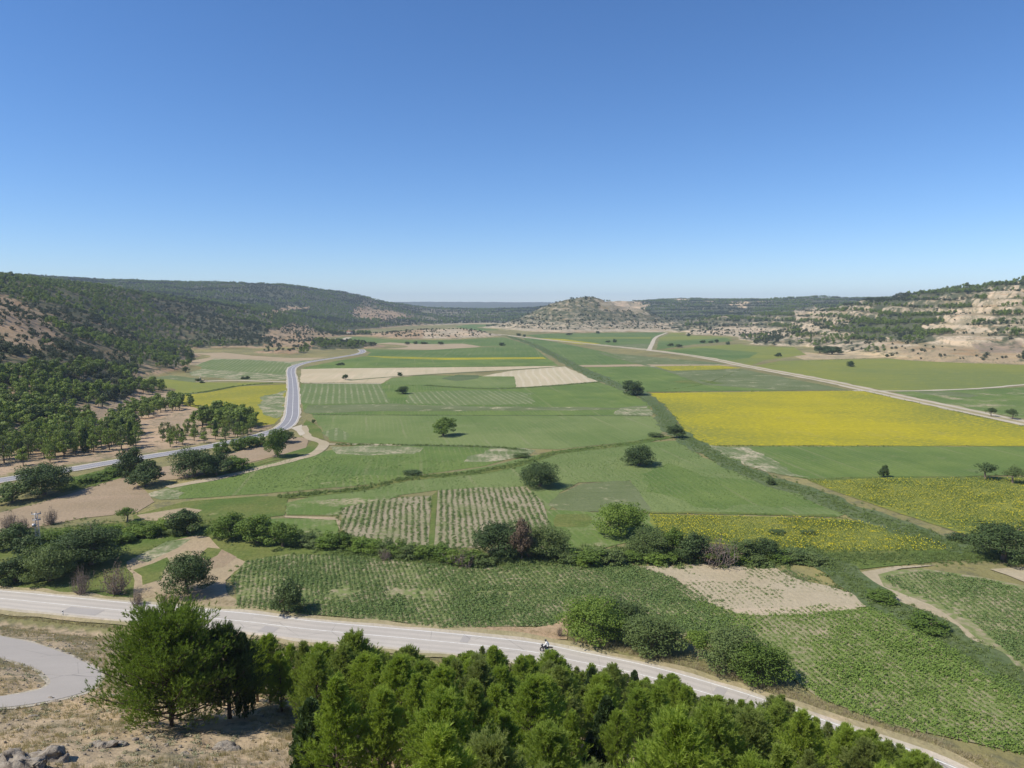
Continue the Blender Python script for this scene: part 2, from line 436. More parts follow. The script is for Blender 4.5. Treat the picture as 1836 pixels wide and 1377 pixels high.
def field_mat(name, c1, c2, soil=(0.42, 0.34, 0.22), patch=45, soil_amt=0.0, soil_scale=0.06, rows=None, speck=None, fine=0.35, grain=1.3, bump=0.6, tram=0):
    """crops seen from above: two crop tones in patches, bare soil showing through, drilled rows, flower specks"""
    m, nt, bs = new_mat(name); q = N(nt); p = q.pos()
    col = q.mix(q.remap(q.noise(p, 1.0 / patch, 4, 0.6), 0.35, 0.65), c1, c2)
    an = rows[0] - 90 if rows else 4.0
    d1 = q.n('ShaderNodeVectorMath', operation='DOT_PRODUCT'); q.put(d1.inputs[0], p); d1.inputs[1].default_value = (math.cos(R(an)), math.sin(R(an)), 0)
    d2 = q.n('ShaderNodeVectorMath', operation='DOT_PRODUCT'); q.put(d2.inputs[0], p); d2.inputs[1].default_value = (-math.sin(R(an)), math.cos(R(an)), 0)
    cx = q.n('ShaderNodeCombineXYZ'); q.put(cx.inputs[0], q.math('MULTIPLY', d1.outputs['Value'], 0.012)); q.put(cx.inputs[1], q.math('MULTIPLY', d2.outputs['Value'], 0.22))
    sk = q.noise(cx.outputs[0], 1.0, 5, 0.65)
    col = q.mix(q.remap(sk, 0.52, 0.7, 0, 0.55), col, q.mix(1.0, col, (1.28, 1.18, 1.25), 'MULTIPLY'))
    col = q.mix(q.remap(sk, 0.3, 0.46, 0.5, 0), col, q.mix(1.0, col, (0.74, 0.80, 0.72), 'MULTIPLY'))
    if tram:
        wob = q.math('MULTIPLY', q.noise(p, 0.02, 2), 3.0)
        tl = q.remap(q.math('SINE', q.math('MULTIPLY', q.math('ADD', d2.outputs['Value'], wob), 2 * math.pi / tram)), 0.965, 0.995)
        tl = q.math('MULTIPLY', tl, q.remap(q.noise(p, 0.02, 3), 0.45, 0.62, 0, 0.22))
        col = q.mix(tl, col, soil)
    g = q.noise(p, grain, 4, 0.65)
    w2 = q.noise(p, 0.05, 5, 0.7)
    col = q.mix(q.remap(w2, 0.56, 0.72, 0, 0.3), col, q.mix(0.5, col, soil))
    col = q.mix(q.remap(g, 0.25, 0.75, 0.0, fine), col, tuple(v * 0.45 for v in c1))
    if speck:
        sc, lo, hi, sp = speck
        pt = q.remap(q.noise(p, 0.035, 3), 0.35, 0.6, 0.55, 1.0)
        stretch = q.n('ShaderNodeVectorMath', operation='MULTIPLY'); q.put(stretch.inputs[0], p); stretch.inputs[1].default_value = (0.45, 1.0, 1.0)
        col = q.mix(q.math('MULTIPLY', q.remap(q.noise(stretch.outputs[0], sc, 3, 0.7), lo, hi), pt), col, sp)
    if rows:
        ang, spc, amt, patchy, warp = rows
        dt = q.n('ShaderNodeVectorMath', operation='DOT_PRODUCT'); q.put(dt.inputs[0], p)
        dt.inputs[1].default_value = (math.cos(R(ang)), math.sin(R(ang)), 0)
        u = q.math('ADD', dt.outputs['Value'], q.math('MULTIPLY', q.noise(p, 0.008, 1), warp))
        u = q.math('ADD', u, q.math('MULTIPLY', q.noise(p, 0.35, 2), spc * 0.35))
        sn = q.math('SINE', q.math('MULTIPLY', u, 2 * math.pi / spc))
        stripe = q.remap(sn, 0.25, 0.95)
        stripe = q.math('MULTIPLY', stripe, q.remap(q.noise(p, 0.03, 4, 0.65), 0.5 - patchy * 0.15, 0.5 + patchy * 0.15))
        stripe = q.math('MULTIPLY', stripe, q.remap(q.noise(p, 0.5, 3), 0.3, 0.6))
        col = q.mix(q.math('MULTIPLY', stripe, amt), col, soil)
    if soil_amt > 0:
        s1 = q.remap(q.noise(p, soil_scale, 6, 0.68), 0.68 - soil_amt * 0.45, 0.86 - soil_amt * 0.42)
        s1 = q.math('MULTIPLY', s1, q.remap(q.noise(p, 0.9, 3), 0.32, 0.55))
        col = q.mix(s1, col, soil)
    q.put(bs.inputs['Base Color'], col); matte(bs, 0.95, 0.08)
    q.bump(bs, g, bump, 0.35)
    return m

# ------------------------------------------------------------------ the ground sheet
def dens(px, py, d, h):
    """how wooded a place is, read off the photograph"""
    v = np.zeros(np.shape(px))
    px = px + (fbm(d / 23.0 + px / 9.0, px / 11.0, 3, 41) - 0.5) * 50
    py = py + (fbm(px / 8.0, d / 31.0, 3, 43) - 0.5) * 10
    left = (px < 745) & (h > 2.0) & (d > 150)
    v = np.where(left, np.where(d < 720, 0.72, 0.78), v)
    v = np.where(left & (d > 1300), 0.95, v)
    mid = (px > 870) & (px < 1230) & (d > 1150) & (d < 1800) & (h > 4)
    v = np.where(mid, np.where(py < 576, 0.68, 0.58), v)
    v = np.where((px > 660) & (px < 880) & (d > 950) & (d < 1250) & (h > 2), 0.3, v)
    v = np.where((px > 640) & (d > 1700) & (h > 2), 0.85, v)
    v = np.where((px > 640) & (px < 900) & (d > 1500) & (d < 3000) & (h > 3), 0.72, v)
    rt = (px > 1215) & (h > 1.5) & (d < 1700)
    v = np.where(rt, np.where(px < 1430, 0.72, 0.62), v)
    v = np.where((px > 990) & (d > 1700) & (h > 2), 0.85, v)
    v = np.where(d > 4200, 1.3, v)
    P = [([(-60, 525), (20, 532), (70, 560), (110, 602), (70, 628), (0, 612), (-60, 600)], 0.34),
         ([(470, 560), (530, 548), (560, 552), (480, 566)], 0.35), ([(470, 600), (520, 580), (575, 590), (590, 605), (550, 630), (490, 636)], 0.5),
         ([(630, 553), (660, 552), (740, 566), (700, 575), (640, 572)], 0.45),
         ([(1080, 538), (1130, 536), (1165, 550), (1150, 557), (1085, 556)], 0.0), ([(1200, 536), (1240, 535), (1235, 541), (1205, 541)], 0.2), ([(1270, 536), (1290, 536), (1288, 542), (1270, 542)], 0.1),
         ([(1320, 543), (1345, 542), (1345, 548), (1322, 549)], 0.1), ([(1362, 540), (1380, 540), (1380, 545), (1362, 545)], 0.05),
         ([(1420, 556), (1470, 550), (1480, 566), (1430, 572)], 0.4),
         ([(1530, 545), (1600, 530), (1700, 512), (1836, 495), (1900, 490), (1900, 512), (1800, 520), (1700, 528), (1580, 552)], 0.85),
         ([(1480, 588), (1540, 572), (1600, 562), (1690, 566), (1700, 580), (1670, 592), (1655, 625), (1640, 625), (1610, 608), (1540, 602)], 0.97),
         ([(1640, 545), (1750, 536), (1790, 542), (1770, 552), (1650, 552)], 0.75), ([(1400, 584), (1500, 574), (1510, 606), (1400, 606)], 0.55),
         ([(1740, 575), (1800, 548), (1836, 555), (1836, 600), (1780, 595), (1730, 592)], 0.62), ([(1810, 510), (1836, 512), (1836, 550), (1805, 548)], 0.6),
         ([(1690, 600), (1770, 585), (1790, 612), (1700, 616)], 0.08), ([(1660, 590), (1740, 548), (1836, 505), (1836, 512), (1800, 545), (1740, 590)], 0.3),
         ([(1580, 612), (1836, 622), (1836, 652), (1590, 645)], 0.3), ([(1210, 595), (1330, 585), (1420, 590), (1420, 600), (1300, 606)], 0.45)]
    for poly, val in P:
        v = np.where(pip(px, py, poly) & (h > 1.0), val, v)
    v = np.where(pip(px, py, [(540, 645), (600, 640), (655, 632), (655, 612), (600, 606), (560, 612)]) & (h > .8) & (d < 1000), 0.93, v)
    # the near plantation is planted tree by tree
    v = np.where((px < 520) & (d < 345), 0.0, v)
    return v
def build_ground():
    ang = np.concatenate([np.linspace(-180, -50, 40, endpoint=False), np.linspace(-50, 50, 501), np.linspace(50, 180, 41)[1:]])
    rad = [3.0]
    while rad[-1] < 9200: rad.append(rad[-1] * (1.0075 if 520 < rad[-1] < 1650 else 1.014 if 150 < rad[-1] < 2600 else 1.03 if rad[-1] > 2600 else 1.016))
    rad = np.array(rad)
    A, RR = np.meshgrid(R(1) * ang, rad, indexing='ij')
    x, y = RR * np.sin(A), RR * np.cos(A)
    z, fr = terrain(x, y, True)
    na, nr = len(ang), len(rad)
    i = np.arange(na - 1)[:, None] * nr + np.arange(nr - 1)[None]
    f = np.stack([i, i + 1, i + nr + 1, i + nr], -1).reshape(-1, 4)[:, ::-1]
    xf, yf, zf = x.ravel(), y.ravel(), z.ravel()
    px, py = proj(xf, yf, zf); d = np.hypot(xf, yf)
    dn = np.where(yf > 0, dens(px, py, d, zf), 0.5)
    col = np.empty((len(xf), 4)); col[:] = (0.21, 0.20, 0.095, 1)
    def put(mask, c): col[mask, :3] = c
    hl = zf > 1.0
    put(hl & (px < 760), (0.33, 0.245, 0.165))
    put(hl & (px >= 760), (0.435, 0.365, 0.275))
    put(hl & (px > 870) & (px < 1230) & (d < 1900) & (zf > 12), (0.32, 0.285, 0.22))
    put(hl & (px > 870) & (px < 1230) & (d < 1900) & (zf <= 12), (0.40, 0.345, 0.26))
    put(hl & (px > 980) & (d > 2000), (0.52, 0.41, 0.29))
    frf = fr.ravel()
    bn = sstep(0.02, 0.12, frf) * (1 - sstep(0.50, 0.66, frf)) * (frf >= 0) * (0.45 + 0.9 * fbm(xf / 35, yf / 35, 3, 88)) * (px > 860)
    bn = np.clip(bn, 0, 1)[:, None]
    col[:, :3] = col[:, :3] * (1 - bn) + np.array([0.24, 0.205, 0.125]) * bn
    nh = near_hill(xf, yf) > 0.05
    put(nh, (0.385, 0.31, 0.215))
    put(pip(px, py, [(-90, 868), (0, 852), (110, 836), (210, 820), (300, 806), (380, 792), (450, 778), (492, 765), (440, 738), (330, 712), (300, 690), (190, 672), (0, 640), (-200, 600)]) & (d < 420) & (d > 150), (0.365, 0.28, 0.20))
    put(pip(px, py, [(1560, 622), (1836, 618), (1900, 655), (1600, 648)]) & (d < 900), (0.335, 0.265, 0.175))
    put(pip(px, py, [(1390, 625), (1470, 634), (1600, 625), (1640, 640), (1440, 645)]) & (d < 900), (0.40, 0.33, 0.22))
    put(pip(px, py, [(1740, 618), (1836, 612), (1836, 632), (1760, 632)]) & (d < 900), (0.25, 0.20, 0.155))
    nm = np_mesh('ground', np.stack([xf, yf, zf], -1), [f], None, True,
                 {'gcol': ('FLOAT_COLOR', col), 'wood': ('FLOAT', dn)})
    m, nt, bs = new_mat('earth'); q = N(nt); p = q.pos()
    base = q.attr('gcol', 'Color')
    n1 = q.noise(p, 0.035, 6, 0.62); n2 = q.noise(p, 0.6, 5, 0.65); n3 = q.noise(p, 0.11, 5, 0.6)
    c = q.mix(q.remap(n1, 0.3, 0.7), q.mix(1.0, base, (0.80, 0.80, 0.74), 'MULTIPLY'), q.mix(1.0, base, (1.14, 1.08, 1.02), 'MULTIPLY'))
    # beds of paler and redder rock
    mp = q.n('ShaderNodeVectorMath', operation='MULTIPLY'); q.put(mp.inputs[0], p); mp.inputs[1].default_value = (0.02, 0.02, 0.28)
    bed = q.noise(mp.outputs[0], 1.0, 4, 0.6)
    c = q.mix(q.remap(bed, 0.52, 0.60, 0, 0.8), c, q.mix(1.0, c, (1.22, 1.15, 1.05), 'MULTIPLY'))
    c = q.mix(q.remap(bed, 0.36, 0.46, 0.75, 0), c, q.mix(1.0, c, (0.92, 0.78, 0.66), 'MULTIPLY'))
    # low grey-green scrub and weeds between
    c = q.mix(q.remap(q.math('MULTIPLY', n3, n2), 0.24, 0.34, 0, 0.7), c, (0.135, 0.13, 0.075))
    c = q.mix(q.remap(n2, 0.55, 0.75, 0, 0.45), c, q.mix(1.0, c, (0.6, 0.58, 0.55), 'MULTIPLY'))
    n4 = q.noise(p, 3.2, 5, 0.7)
    c = q.mix(q.remap(n4, 0.5, 0.66, 0, 0.55), c, q.mix(1.0, c, (0.62, 0.60, 0.58), 'MULTIPLY'))
    c = q.mix(q.remap(n4, 0.28, 0.42, 0.5, 0), c, q.mix(1.0, c, (1.2, 1.18, 1.15), 'MULTIPLY'))
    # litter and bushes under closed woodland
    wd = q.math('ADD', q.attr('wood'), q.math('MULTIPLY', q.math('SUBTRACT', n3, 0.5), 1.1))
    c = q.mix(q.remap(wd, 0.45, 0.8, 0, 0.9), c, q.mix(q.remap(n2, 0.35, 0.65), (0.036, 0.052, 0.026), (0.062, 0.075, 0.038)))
    q.put(bs.inputs['Base Color'], c); matte(bs, 0.95, 0.1)
    q.bump(bs, q.math('ADD', n2, q.math('MULTIPLY', n3, 2.0)), 0.7, 0.5)
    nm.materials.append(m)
    return tag(link(bpy.data.objects.new('ground', nm)), kind='structure')
build_ground()

# ------------------------------------------------------------------ fields, tracks and roads lie on the valley floor
LAYER = [0.0]
LAID = []
def lay(w):
    """height for a new sheet: 4 mm above whatever it overlaps"""
    n = 0
    a = w[::max(1, len(w) // 40)]
    lo, hi = w.min(0) - 2, w.max(0) + 2
    for (b, l, h, k) in LAID:
        if (lo > h).any() or (hi < l).any() or k < n: continue
        n = k + 1
    LAID.append((a, lo, hi, n))
    LAYER[0] = 0.02 + 0.004 * n
    return LAYER[0]
def smooth_edge(w, jitter=0.35, step=3.0, seed=1):
    out = []
    n = len(w)
    for i in range(n):
        a, b = w[i], w[(i + 1) % n]
        L = np.linalg.norm(b - a); k = max(1, int(min(L / step, 60)))
        nrm = np.array([-(b - a)[1], (b - a)[0]]) / (L + 1e-9)
        for t in np.arange(k) / k:
            p = a + (b - a) * t
            o = (vnoise(np.array([p[0] / 9.0]), np.array([p[1] / 9.0]), seed)[0] - 0.5) * 2 + (vnoise(np.array([p[0] / 2.5]), np.array([p[1] / 2.5]), seed + 3)[0] - 0.5)
            out.append(p + nrm * o * jitter)
    return np.array(out)
FIELDS = {}
def sheet(name, pts, mat, jitter=0.5, kind='structure'):
    w = np.array([G(*p) for p in pts])
    w = smooth_edge(w, jitter)
    lay(w)
    area = 0.5 * np.sum(w[:, 0] * np.roll(w[:, 1], -1) - np.roll(w[:, 0], -1) * w[:, 1])
    if area < 0: w = w[::-1]
    V = np.column_stack([w, np.full(len(w), LAYER[0])])
    me = np_mesh(name, V, [np.arange(len(w))[None]], mat)
    o = tag(link(bpy.data.objects.new(name, me)), kind=kind)
    return o, w
def ribbon(name, line, w0, mat, z=None, w1=None, off=0.0, jitter=0.0, is_px=True, n=8, drape=False, parent=None, smooth=True):
    L = np.array([G(*p) for p in line]) if is_px else np.asarray(line, float)
    C = catmull(L, n) if smooth else L
    d = np.gradient(C, axis=0); d /= np.linalg.norm(d, axis=1, keepdims=True) + 1e-9
    nr = np.stack([-d[:, 1], d[:, 0]], -1)
    wd = np.full(len(C), w0) if w1 is None else np.linspace(w0, w1, len(C))
    jl = (vnoise(C[:, 0] / 4, C[:, 1] / 4, 5) - 0.5) * 2 * jitter
    jr = (vnoise(C[:, 0] / 4, C[:, 1] / 4, 8) - 0.5) * 2 * jitter
    a = C + nr * (off + wd / 2 + jl)[:, None]; b = C + nr * (off - wd / 2 + jr)[:, None]
    if z is None: z = lay(np.vstack([a, b]))
    V = np.vstack([np.column_stack([a, np.full(len(a), z)]), np.column_stack([b, np.full(len(b), z)])])
    m = len(C); i = np.arange(m - 1)
    f = np.stack([i + m, i + m + 1, i + 1, i], -1)
    me = np_mesh(name, V, [f], mat)
    o = link(bpy.data.objects.new(name, me), parent)
    if parent is None: tag(o, kind='structure')
    return o, C
GRN, GRN2 = (0.142, 0.196, 0.052), (0.098, 0.155, 0.040)
SOIL, PALE = (0.36, 0.295, 0.20), (0.45, 0.39, 0.28)
YEL = (0.45, 0.372, 0.012)
RA0 = 12.0
M_green = field_mat('crop_green', GRN, GRN2, SOIL, 34, 0.10, rows=(8, 1.6, 0.15, 1.0, 6), tram=15)
M_greenB = field_mat('crop_green_bare', GRN, GRN2, SOIL, 40, 0.42, 0.07, rows=(15, 1.8, 0.3, 1.2, 6))
M_pgreen = field_mat('crop_pale_green', (0.172, 0.216, 0.076), (0.125, 0.178, 0.054), SOIL, 42, 0.08, rows=(RA0, 1.7, 0.12, 0.8, 6), tram=13)
def rowang(p1, p2):
    v = G(*p2) - G(*p1); return math.degrees(math.atan2(v[1], v[0])) + 90
RA1 = rowang((625, 686), (633, 719))
M_rows = field_mat('crop_striped', (0.15, 0.19, 0.074), (0.125, 0.172, 0.06), (0.46, 0.40, 0.28), 40, 0.10, rows=(RA1, 3.1, 0.52, 2.0, 6))
M_far = field_mat('crop_far', (0.13, 0.18, 0.056), (0.092, 0.148, 0.042), SOIL, 70, 0.08, rows=(0, 5, 0.1, 1.0, 6), tram=22)
M_stub = field_mat('stubble_wheat', (0.42, 0.35, 0.225), (0.47, 0.40, 0.27), (0.52, 0.46, 0.33), 60, 0.05, rows=(5, 7.5, 0.0, 1, 20), fine=0.12)
M_wheat = field_mat('stubble_lined', (0.42, 0.36, 0.24), (0.455, 0.39, 0.26), (0.56, 0.51, 0.39), 60, 0.0, rows=(rowang((930, 672), (936, 694)), 5.0, 0.8, 3.0, 14), fine=0.12)
M_brown = field_mat('ploughed_earth', (0.335, 0.255, 0.172), (0.29, 0.222, 0.143), (0.26, 0.22, 0.13), 20, 0.22, 0.12, fine=0.3)
M_tan = field_mat('dry_tan', (0.385, 0.30, 0.195), (0.335, 0.27, 0.17), (0.22, 0.21, 0.11), 25, 0.25, 0.15, fine=0.35)
M_dirt = field_mat('bare_dirt', (0.37, 0.31, 0.205), (0.40, 0.34, 0.235), (0.32, 0.25, 0.155), 14, 0.18, 0.15, fine=0.2)
M_flower = field_mat('sunflower_bloom', (0.19, 0.20, 0.036), (0.34, 0.30, 0.022), SOIL, 85, 0.0, speck=(1.1, 0.47, 0.66, YEL), fine=0.18, rows=(88, 3.0, 0.0, 1, 10))
M_flowerL = field_mat('sunflower_late', (0.215, 0.215, 0.04), (0.29, 0.265, 0.032), SOIL, 40, 0.05, speck=(1.0, 0.52, 0.72, YEL), fine=0.25)
M_flowerR = field_mat('sunflower_half', (0.155, 0.19, 0.05), (0.21, 0.22, 0.045), SOIL, 35, 0.03, speck=(0.9, 0.53, 0.70, YEL), fine=0.35)
M_olive = field_mat('crop_olive', (0.155, 0.185, 0.055), (0.20, 0.215, 0.048), SOIL, 120, 0.0, speck=(0.3, 0.55, 0.75, (0.30, 0.28, 0.035)), fine=0.2)
M_weed = field_mat('weedy_fallow', (0.155, 0.18, 0.085), (0.12, 0.15, 0.06), (0.42, 0.37, 0.24), 25, 0.32, 0.1)
M_grass = field_mat('rough_grass', (0.10, 0.15, 0.035), (0.17, 0.18, 0.055), (0.36, 0.30, 0.16), 18, 0.2, 0.15, fine=0.5)
M_ditch = field_mat('ditch_green', (0.105, 0.145, 0.062), (0.135, 0.165, 0.075), (0.26, 0.23, 0.12), 12, 0.12, 0.2, fine=0.6)
M_verge = field_mat('verge_dry', (0.37, 0.31, 0.185), (0.30, 0.265, 0.14), (0.16, 0.165, 0.07), 9, 0.25, 0.3, fine=0.4)
M_bean = field_mat('bean_soil', (0.335, 0.28, 0.185), (0.29, 0.25, 0.155), (0.165, 0.195, 0.07), 14, 0.80, 0.12, fine=0.3)
M_red = field_mat('red_earth', (0.40, 0.285, 0.18), (0.36, 0.26, 0.165), (0.24, 0.22, 0.11), 8, 0.25, 0.25, fine=0.3)
M_plot = field_mat('plot_soil', (0.315, 0.27, 0.182), (0.28, 0.245, 0.155), (0.165, 0.185, 0.075), 14, 0.50, 0.12, fine=0.3)
M_gravel = field_mat('track_gravel', (0.48, 0.425, 0.33), (0.43, 0.375, 0.285), (0.42, 0.36, 0.25), 10, 0.15, 0.3, fine=0.2)
M_stone = field_mat('stony_patch', (0.155, 0.19, 0.085), (0.13, 0.17, 0.065), (0.40, 0.345, 0.24), 14, 0.55, 0.14, rows=(5, 2.2, 0.4, 1, 5))

S = sheet
# left of the grey road
S('field', [(312, 634), (400, 632), (455, 638), (520, 642), (588, 641), (556, 647), (524, 655), (517, 668), (516, 682), (420, 680), (345, 674), (330, 655)], M_stone)
S('field', [(345, 660), (372, 645), (440, 645), (520, 651), (523, 656), (515, 662), (515, 672), (450, 668), (400, 664)], M_rows)
S('field', [(312, 634), (400, 632), (455, 638), (520, 642), (588, 641), (560, 645), (520, 649), (440, 644), (385, 643), (345, 656), (330, 655)], M_tan)
S('field', [(205, 667), (300, 672), (350, 678), (352, 686), (250, 680), (200, 676)], M_weed)
S('field', [(230, 679), (300, 680), (350, 686), (470, 686), (516, 687), (430, 692), (370, 703), (330, 708), (280, 705), (225, 695)], M_olive)
S('sunflower_field', [(325, 709), (370, 704), (430, 693), (515, 689), (512, 720), (506, 745), (492, 760), (465, 764), (430, 750), (380, 738), (330, 726)], M_flowerL)
S('field', [(470, 712), (512, 700), (510, 735), (500, 750), (480, 745), (462, 730)], M_stone, 2.0)
# the floor of the valley, from far to near
S('field', [(815, 586), (850, 580), (925, 577), (915, 585), (890, 592), (860, 593)], M_far)
S('field', [(600, 603), (640, 598), (690, 600), (690, 604), (640, 610), (610, 612)], M_far)
S('field', [(640, 609), (680, 604), (790, 606), (905, 605), (960, 622), (840, 621), (700, 618), (648, 618)], M_far)
S('dry_bank', [(648, 618), (700, 614), (760, 617), (830, 616), (862, 621), (830, 628), (700, 626), (660, 623)], M_tan)
S('field', [(650, 626), (760, 628), (850, 623), (955, 621), (980, 641), (655, 640), (665, 632)], M_far)
S('field', [(545, 659), (600, 648), (650, 639), (980, 641), (1002, 656), (900, 657), (660, 661), (542, 662)], M_green)
S('sunflower_strip', [(655, 638.5), (730, 640), (800, 641.5), (974, 640.5), (980, 643.5), (800, 645), (700, 642.5)], M_flower, 0.3)
S('stubble_field', [(540, 662), (600, 660.5), (760, 659), (910, 657.5), (1002, 656), (985, 659), (910, 664), (760, 672), (702, 677), (686, 687), (600, 686), (538, 686)], M_stub)
S('field', [(538, 688), (686, 688), (702, 678), (760, 673), (865, 674), (923, 675), (927, 695), (1072, 685), (1120, 699), (1168, 726), (1166, 745), (800, 745), (558, 743), (545, 735), (538, 720)], M_green)
S('stubble_field', [(862, 675), (915, 665), (1012, 657), (1072, 684), (1000, 690), (926, 695), (922, 675)], M_wheat)
S('field', [(700, 679), (760, 674), (862, 676), (922, 677), (925, 693), (860, 696), (770, 690), (692, 690)], M_pgreen)
S('field', [(790, 679), (820, 672), (860, 673), (862, 678), (820, 683)], M_ditch, 1.5)
S('field', [(540, 688), (682, 688), (700, 722), (560, 725), (540, 722)], M_rows)
S('field', [(730, 704), (860, 699), (955, 705), (960, 726), (860, 727), (735, 724)], M_rows, 3)
S('weedy_strip', [(548, 726), (700, 724), (820, 728), (1100, 731), (1165, 727), (1166, 733), (1000, 736), (700, 737), (552, 741)], M_weed, 1.5)
S('field', [(1110, 732), (1166, 729), (1168, 745), (1105, 744)], M_stone, 1.5)
S('field', [(560, 744), (800, 745), (1167, 746), (1198, 770), (1172, 786), (1120, 794), (1000, 806), (940, 804), (800, 798), (640, 797), (592, 791), (577, 770)], M_pgreen)
S('field', [(574, 776), (600, 768), (626, 776), (622, 790), (594, 790)], M_rows, 1.5)
S('field', [(265, 886), (310, 872), (430, 843), (520, 822), (600, 806), (640, 798), (760, 800), (870, 800), (950, 806), (900, 826), (870, 836), (760, 851), (640, 871), (520, 882), (300, 897)], M_green)
S('stony_patch', [(592, 800), (660, 798), (760, 803), (740, 813), (660, 817), (600, 815)], M_stone, 2)
S('stony_patch', [(880, 806), (940, 804), (957, 808), (945, 817), (870, 826), (830, 828), (850, 815)], M_stone, 2)
S('stony_patch', [(262, 888), (300, 876), (330, 884), (320, 896), (280, 898)], M_stone, 1.5)
S('field', [(560, 868), (640, 852), (760, 850), (700, 862), (600, 876)], M_greenB, 2)
S('field', [(500, 905), (560, 890), (660, 877), (760, 856), (880, 836), (960, 816), (1040, 807), (1172, 793), (1216, 790), (1262, 820), (1342, 850), (1442, 885), (1532, 918), (1500, 928), (1160, 920), (1150, 895), (1130, 862), (1040, 866), (1005, 884), (985, 915), (960, 905), (945, 875), (780, 880), (700, 890), (600, 896)], M_pgreen)
S('field', [(1140, 850), (1200, 830), (1280, 850), (1400, 885), (1500, 915), (1300, 915), (1200, 900)], M_green, 4)
S('fallow_plot', [(1000, 886), (1040, 867), (1130, 863), (1166, 914), (1090, 918), (1010, 918), (985, 906)], M_weed, 1)
S('field', [(980, 915), (1090, 920), (1160, 921), (1180, 960), (1080, 985), (985, 990), (985, 948)], M_greenB)
S('rough_grass', [(1000, 925), (1046, 922), (1050, 945), (1005, 945)], M_grass, 2)
# right of the stream
S('field', [(935, 603), (1000, 614), (1090, 632), (1150, 652), (1030, 656), (1000, 641), (950, 618)], M_far)
S('field', [(940, 601), (1090, 592), (1200, 590), (1205, 594), (1178, 605), (1165, 627), (1080, 619), (990, 610)], M_far)
S('sunflower_strip', [(965, 606), (1010, 608), (1078, 616.5), (1040, 617.5), (985, 610)], M_flower, 0.3)
S('sunflower_strip', [(1018, 605), (1168, 604.5), (1166, 607.5), (1030, 607)], M_olive, 0.3)
S('fallow_plot', [(1090, 619), (1165, 616), (1160, 627), (1110, 624)], M_weed)
S('sunflower_field', [(1182, 606), (1214, 593), (1322, 592), (1326, 610), (1240, 617), (1178, 627)], M_olive)
S('field', [(1180, 612), (1300, 606), (1320, 611), (1240, 618), (1178, 627)], M_far, 1.5)
S('field', [(1172, 629), (1260, 621), (1330, 617), (1420, 620), (1445, 636), (1370, 646), (1345, 656), (1260, 641)], M_olive)
S('field', [(1175, 630), (1260, 624), (1360, 632), (1345, 642), (1300, 647), (1260, 641)], M_far, 2)
S('field', [(1350, 657), (1400, 647), (1500, 645), (1560, 644), (1650, 641), (1760, 646), (1900, 650), (1900, 690), (1836, 691), (1760, 697), (1590, 701), (1480, 681)], M_olive)
S('field', [(1600, 703), (1760, 698), (1900, 691), (1900, 765), (1836, 752), (1700, 726)], M_greenB)
S('dry_bank', [(1640, 702), (1720, 703), (1760, 710), (1740, 713), (1660, 707)], M_weed, 1)
S('field', [(1090, 633), (1170, 640), (1290, 651), (1310, 656), (1160, 656), (1140, 650)], M_weed)
S('dry_strip', [(1028, 655), (1160, 653.5), (1310, 654), (1320, 656), (1160, 657), (1036, 658)], M_tan, 0.4)
S('field', [(1040, 659), (1160, 657), (1210, 668), (1260, 688), (1420, 700), (1160, 703), (1118, 692)], M_green)
S('fallow_plot', [(1200, 665), (1330, 662), (1520, 699), (1400, 700), (1262, 690)], M_weed)
S('sunflower_strip', [(1160, 657), (1290, 655.5), (1330, 660), (1280, 663), (1205, 665)], M_flower, 0.3)
S('rough_grass', [(1200, 684), (1250, 680), (1300, 688), (1270, 690), (1220, 688)], M_grass, 1)
S('sunflower_field', [(1165, 705), (1400, 702), (1545, 701), (1700, 735), (1900, 779), (1900, 801), (1836, 800), (1256, 799), (1230, 781), (1205, 740)], M_flower)
S('field', [(1250, 801), (1836, 801), (1900, 801), (1900, 850), (1836, 852), (1452, 860), (1392, 850), (1300, 822)], M_green)
S('stony_patch', [(1250, 801), (1340, 801), (1400, 830), (1450, 858), (1392, 850), (1300, 823)], M_stone, 2.5)
S('sunflower_field', [(1452, 863), (1600, 857), (1836, 858), (1900, 860), (1900, 960), (1740, 962), (1600, 916), (1500, 882)], M_flowerR)
S('sunflower_field', [(1165, 922), (1400, 927), (1520, 932), (1640, 957), (1722, 990), (1500, 993), (1400, 991), (1180, 962)], M_flowerR)
# around the hedge and the near road
S('ploughed_field', [(-90, 945), (0, 920), (91, 896), (138, 882), (218, 855), (238, 862), (280, 900), (246, 918), (143, 931), (0, 957), (-90, 975)], M_brown)
S('ploughed_field', [(255, 842), (317, 835), (412, 815), (470, 797), (517, 783), (552, 786), (549, 803), (496, 818), (440, 832), (330, 858), (290, 862)], M_brown)
S('rough_grass', [(549, 803), (560, 790), (580, 797), (555, 815), (480, 830), (430, 845), (330, 862), (440, 834), (496, 819)], M_grass)
S('rough_grass', [(100, 865), (200, 838), (245, 830), (240, 850), (150, 876), (110, 884)], M_grass)
S('rough_grass', [(548, 752), (575, 768), (582, 788), (566, 786), (545, 770)], M_grass)
S('rough_grass', [(240, 925), (330, 900), (460, 890), (520, 890), (510, 925), (420, 935), (250, 940)], M_grass)
S('dry_bank', [(245, 925), (330, 912), (360, 915), (340, 928), (270, 934)], M_tan)
S('field', [(512, 903), (600, 895), (720, 889), (690, 897), (620, 910), (606, 925), (512, 924)], M_greenB)
S('field', [(395, 935), (505, 929), (606, 930), (608, 962), (580, 968), (480, 952)], M_greenB)
S('dry_strip', [(508, 925), (600, 928), (612, 935), (608, 950), (602, 933), (510, 929)], M_tan, 0.3)
beanplots = []
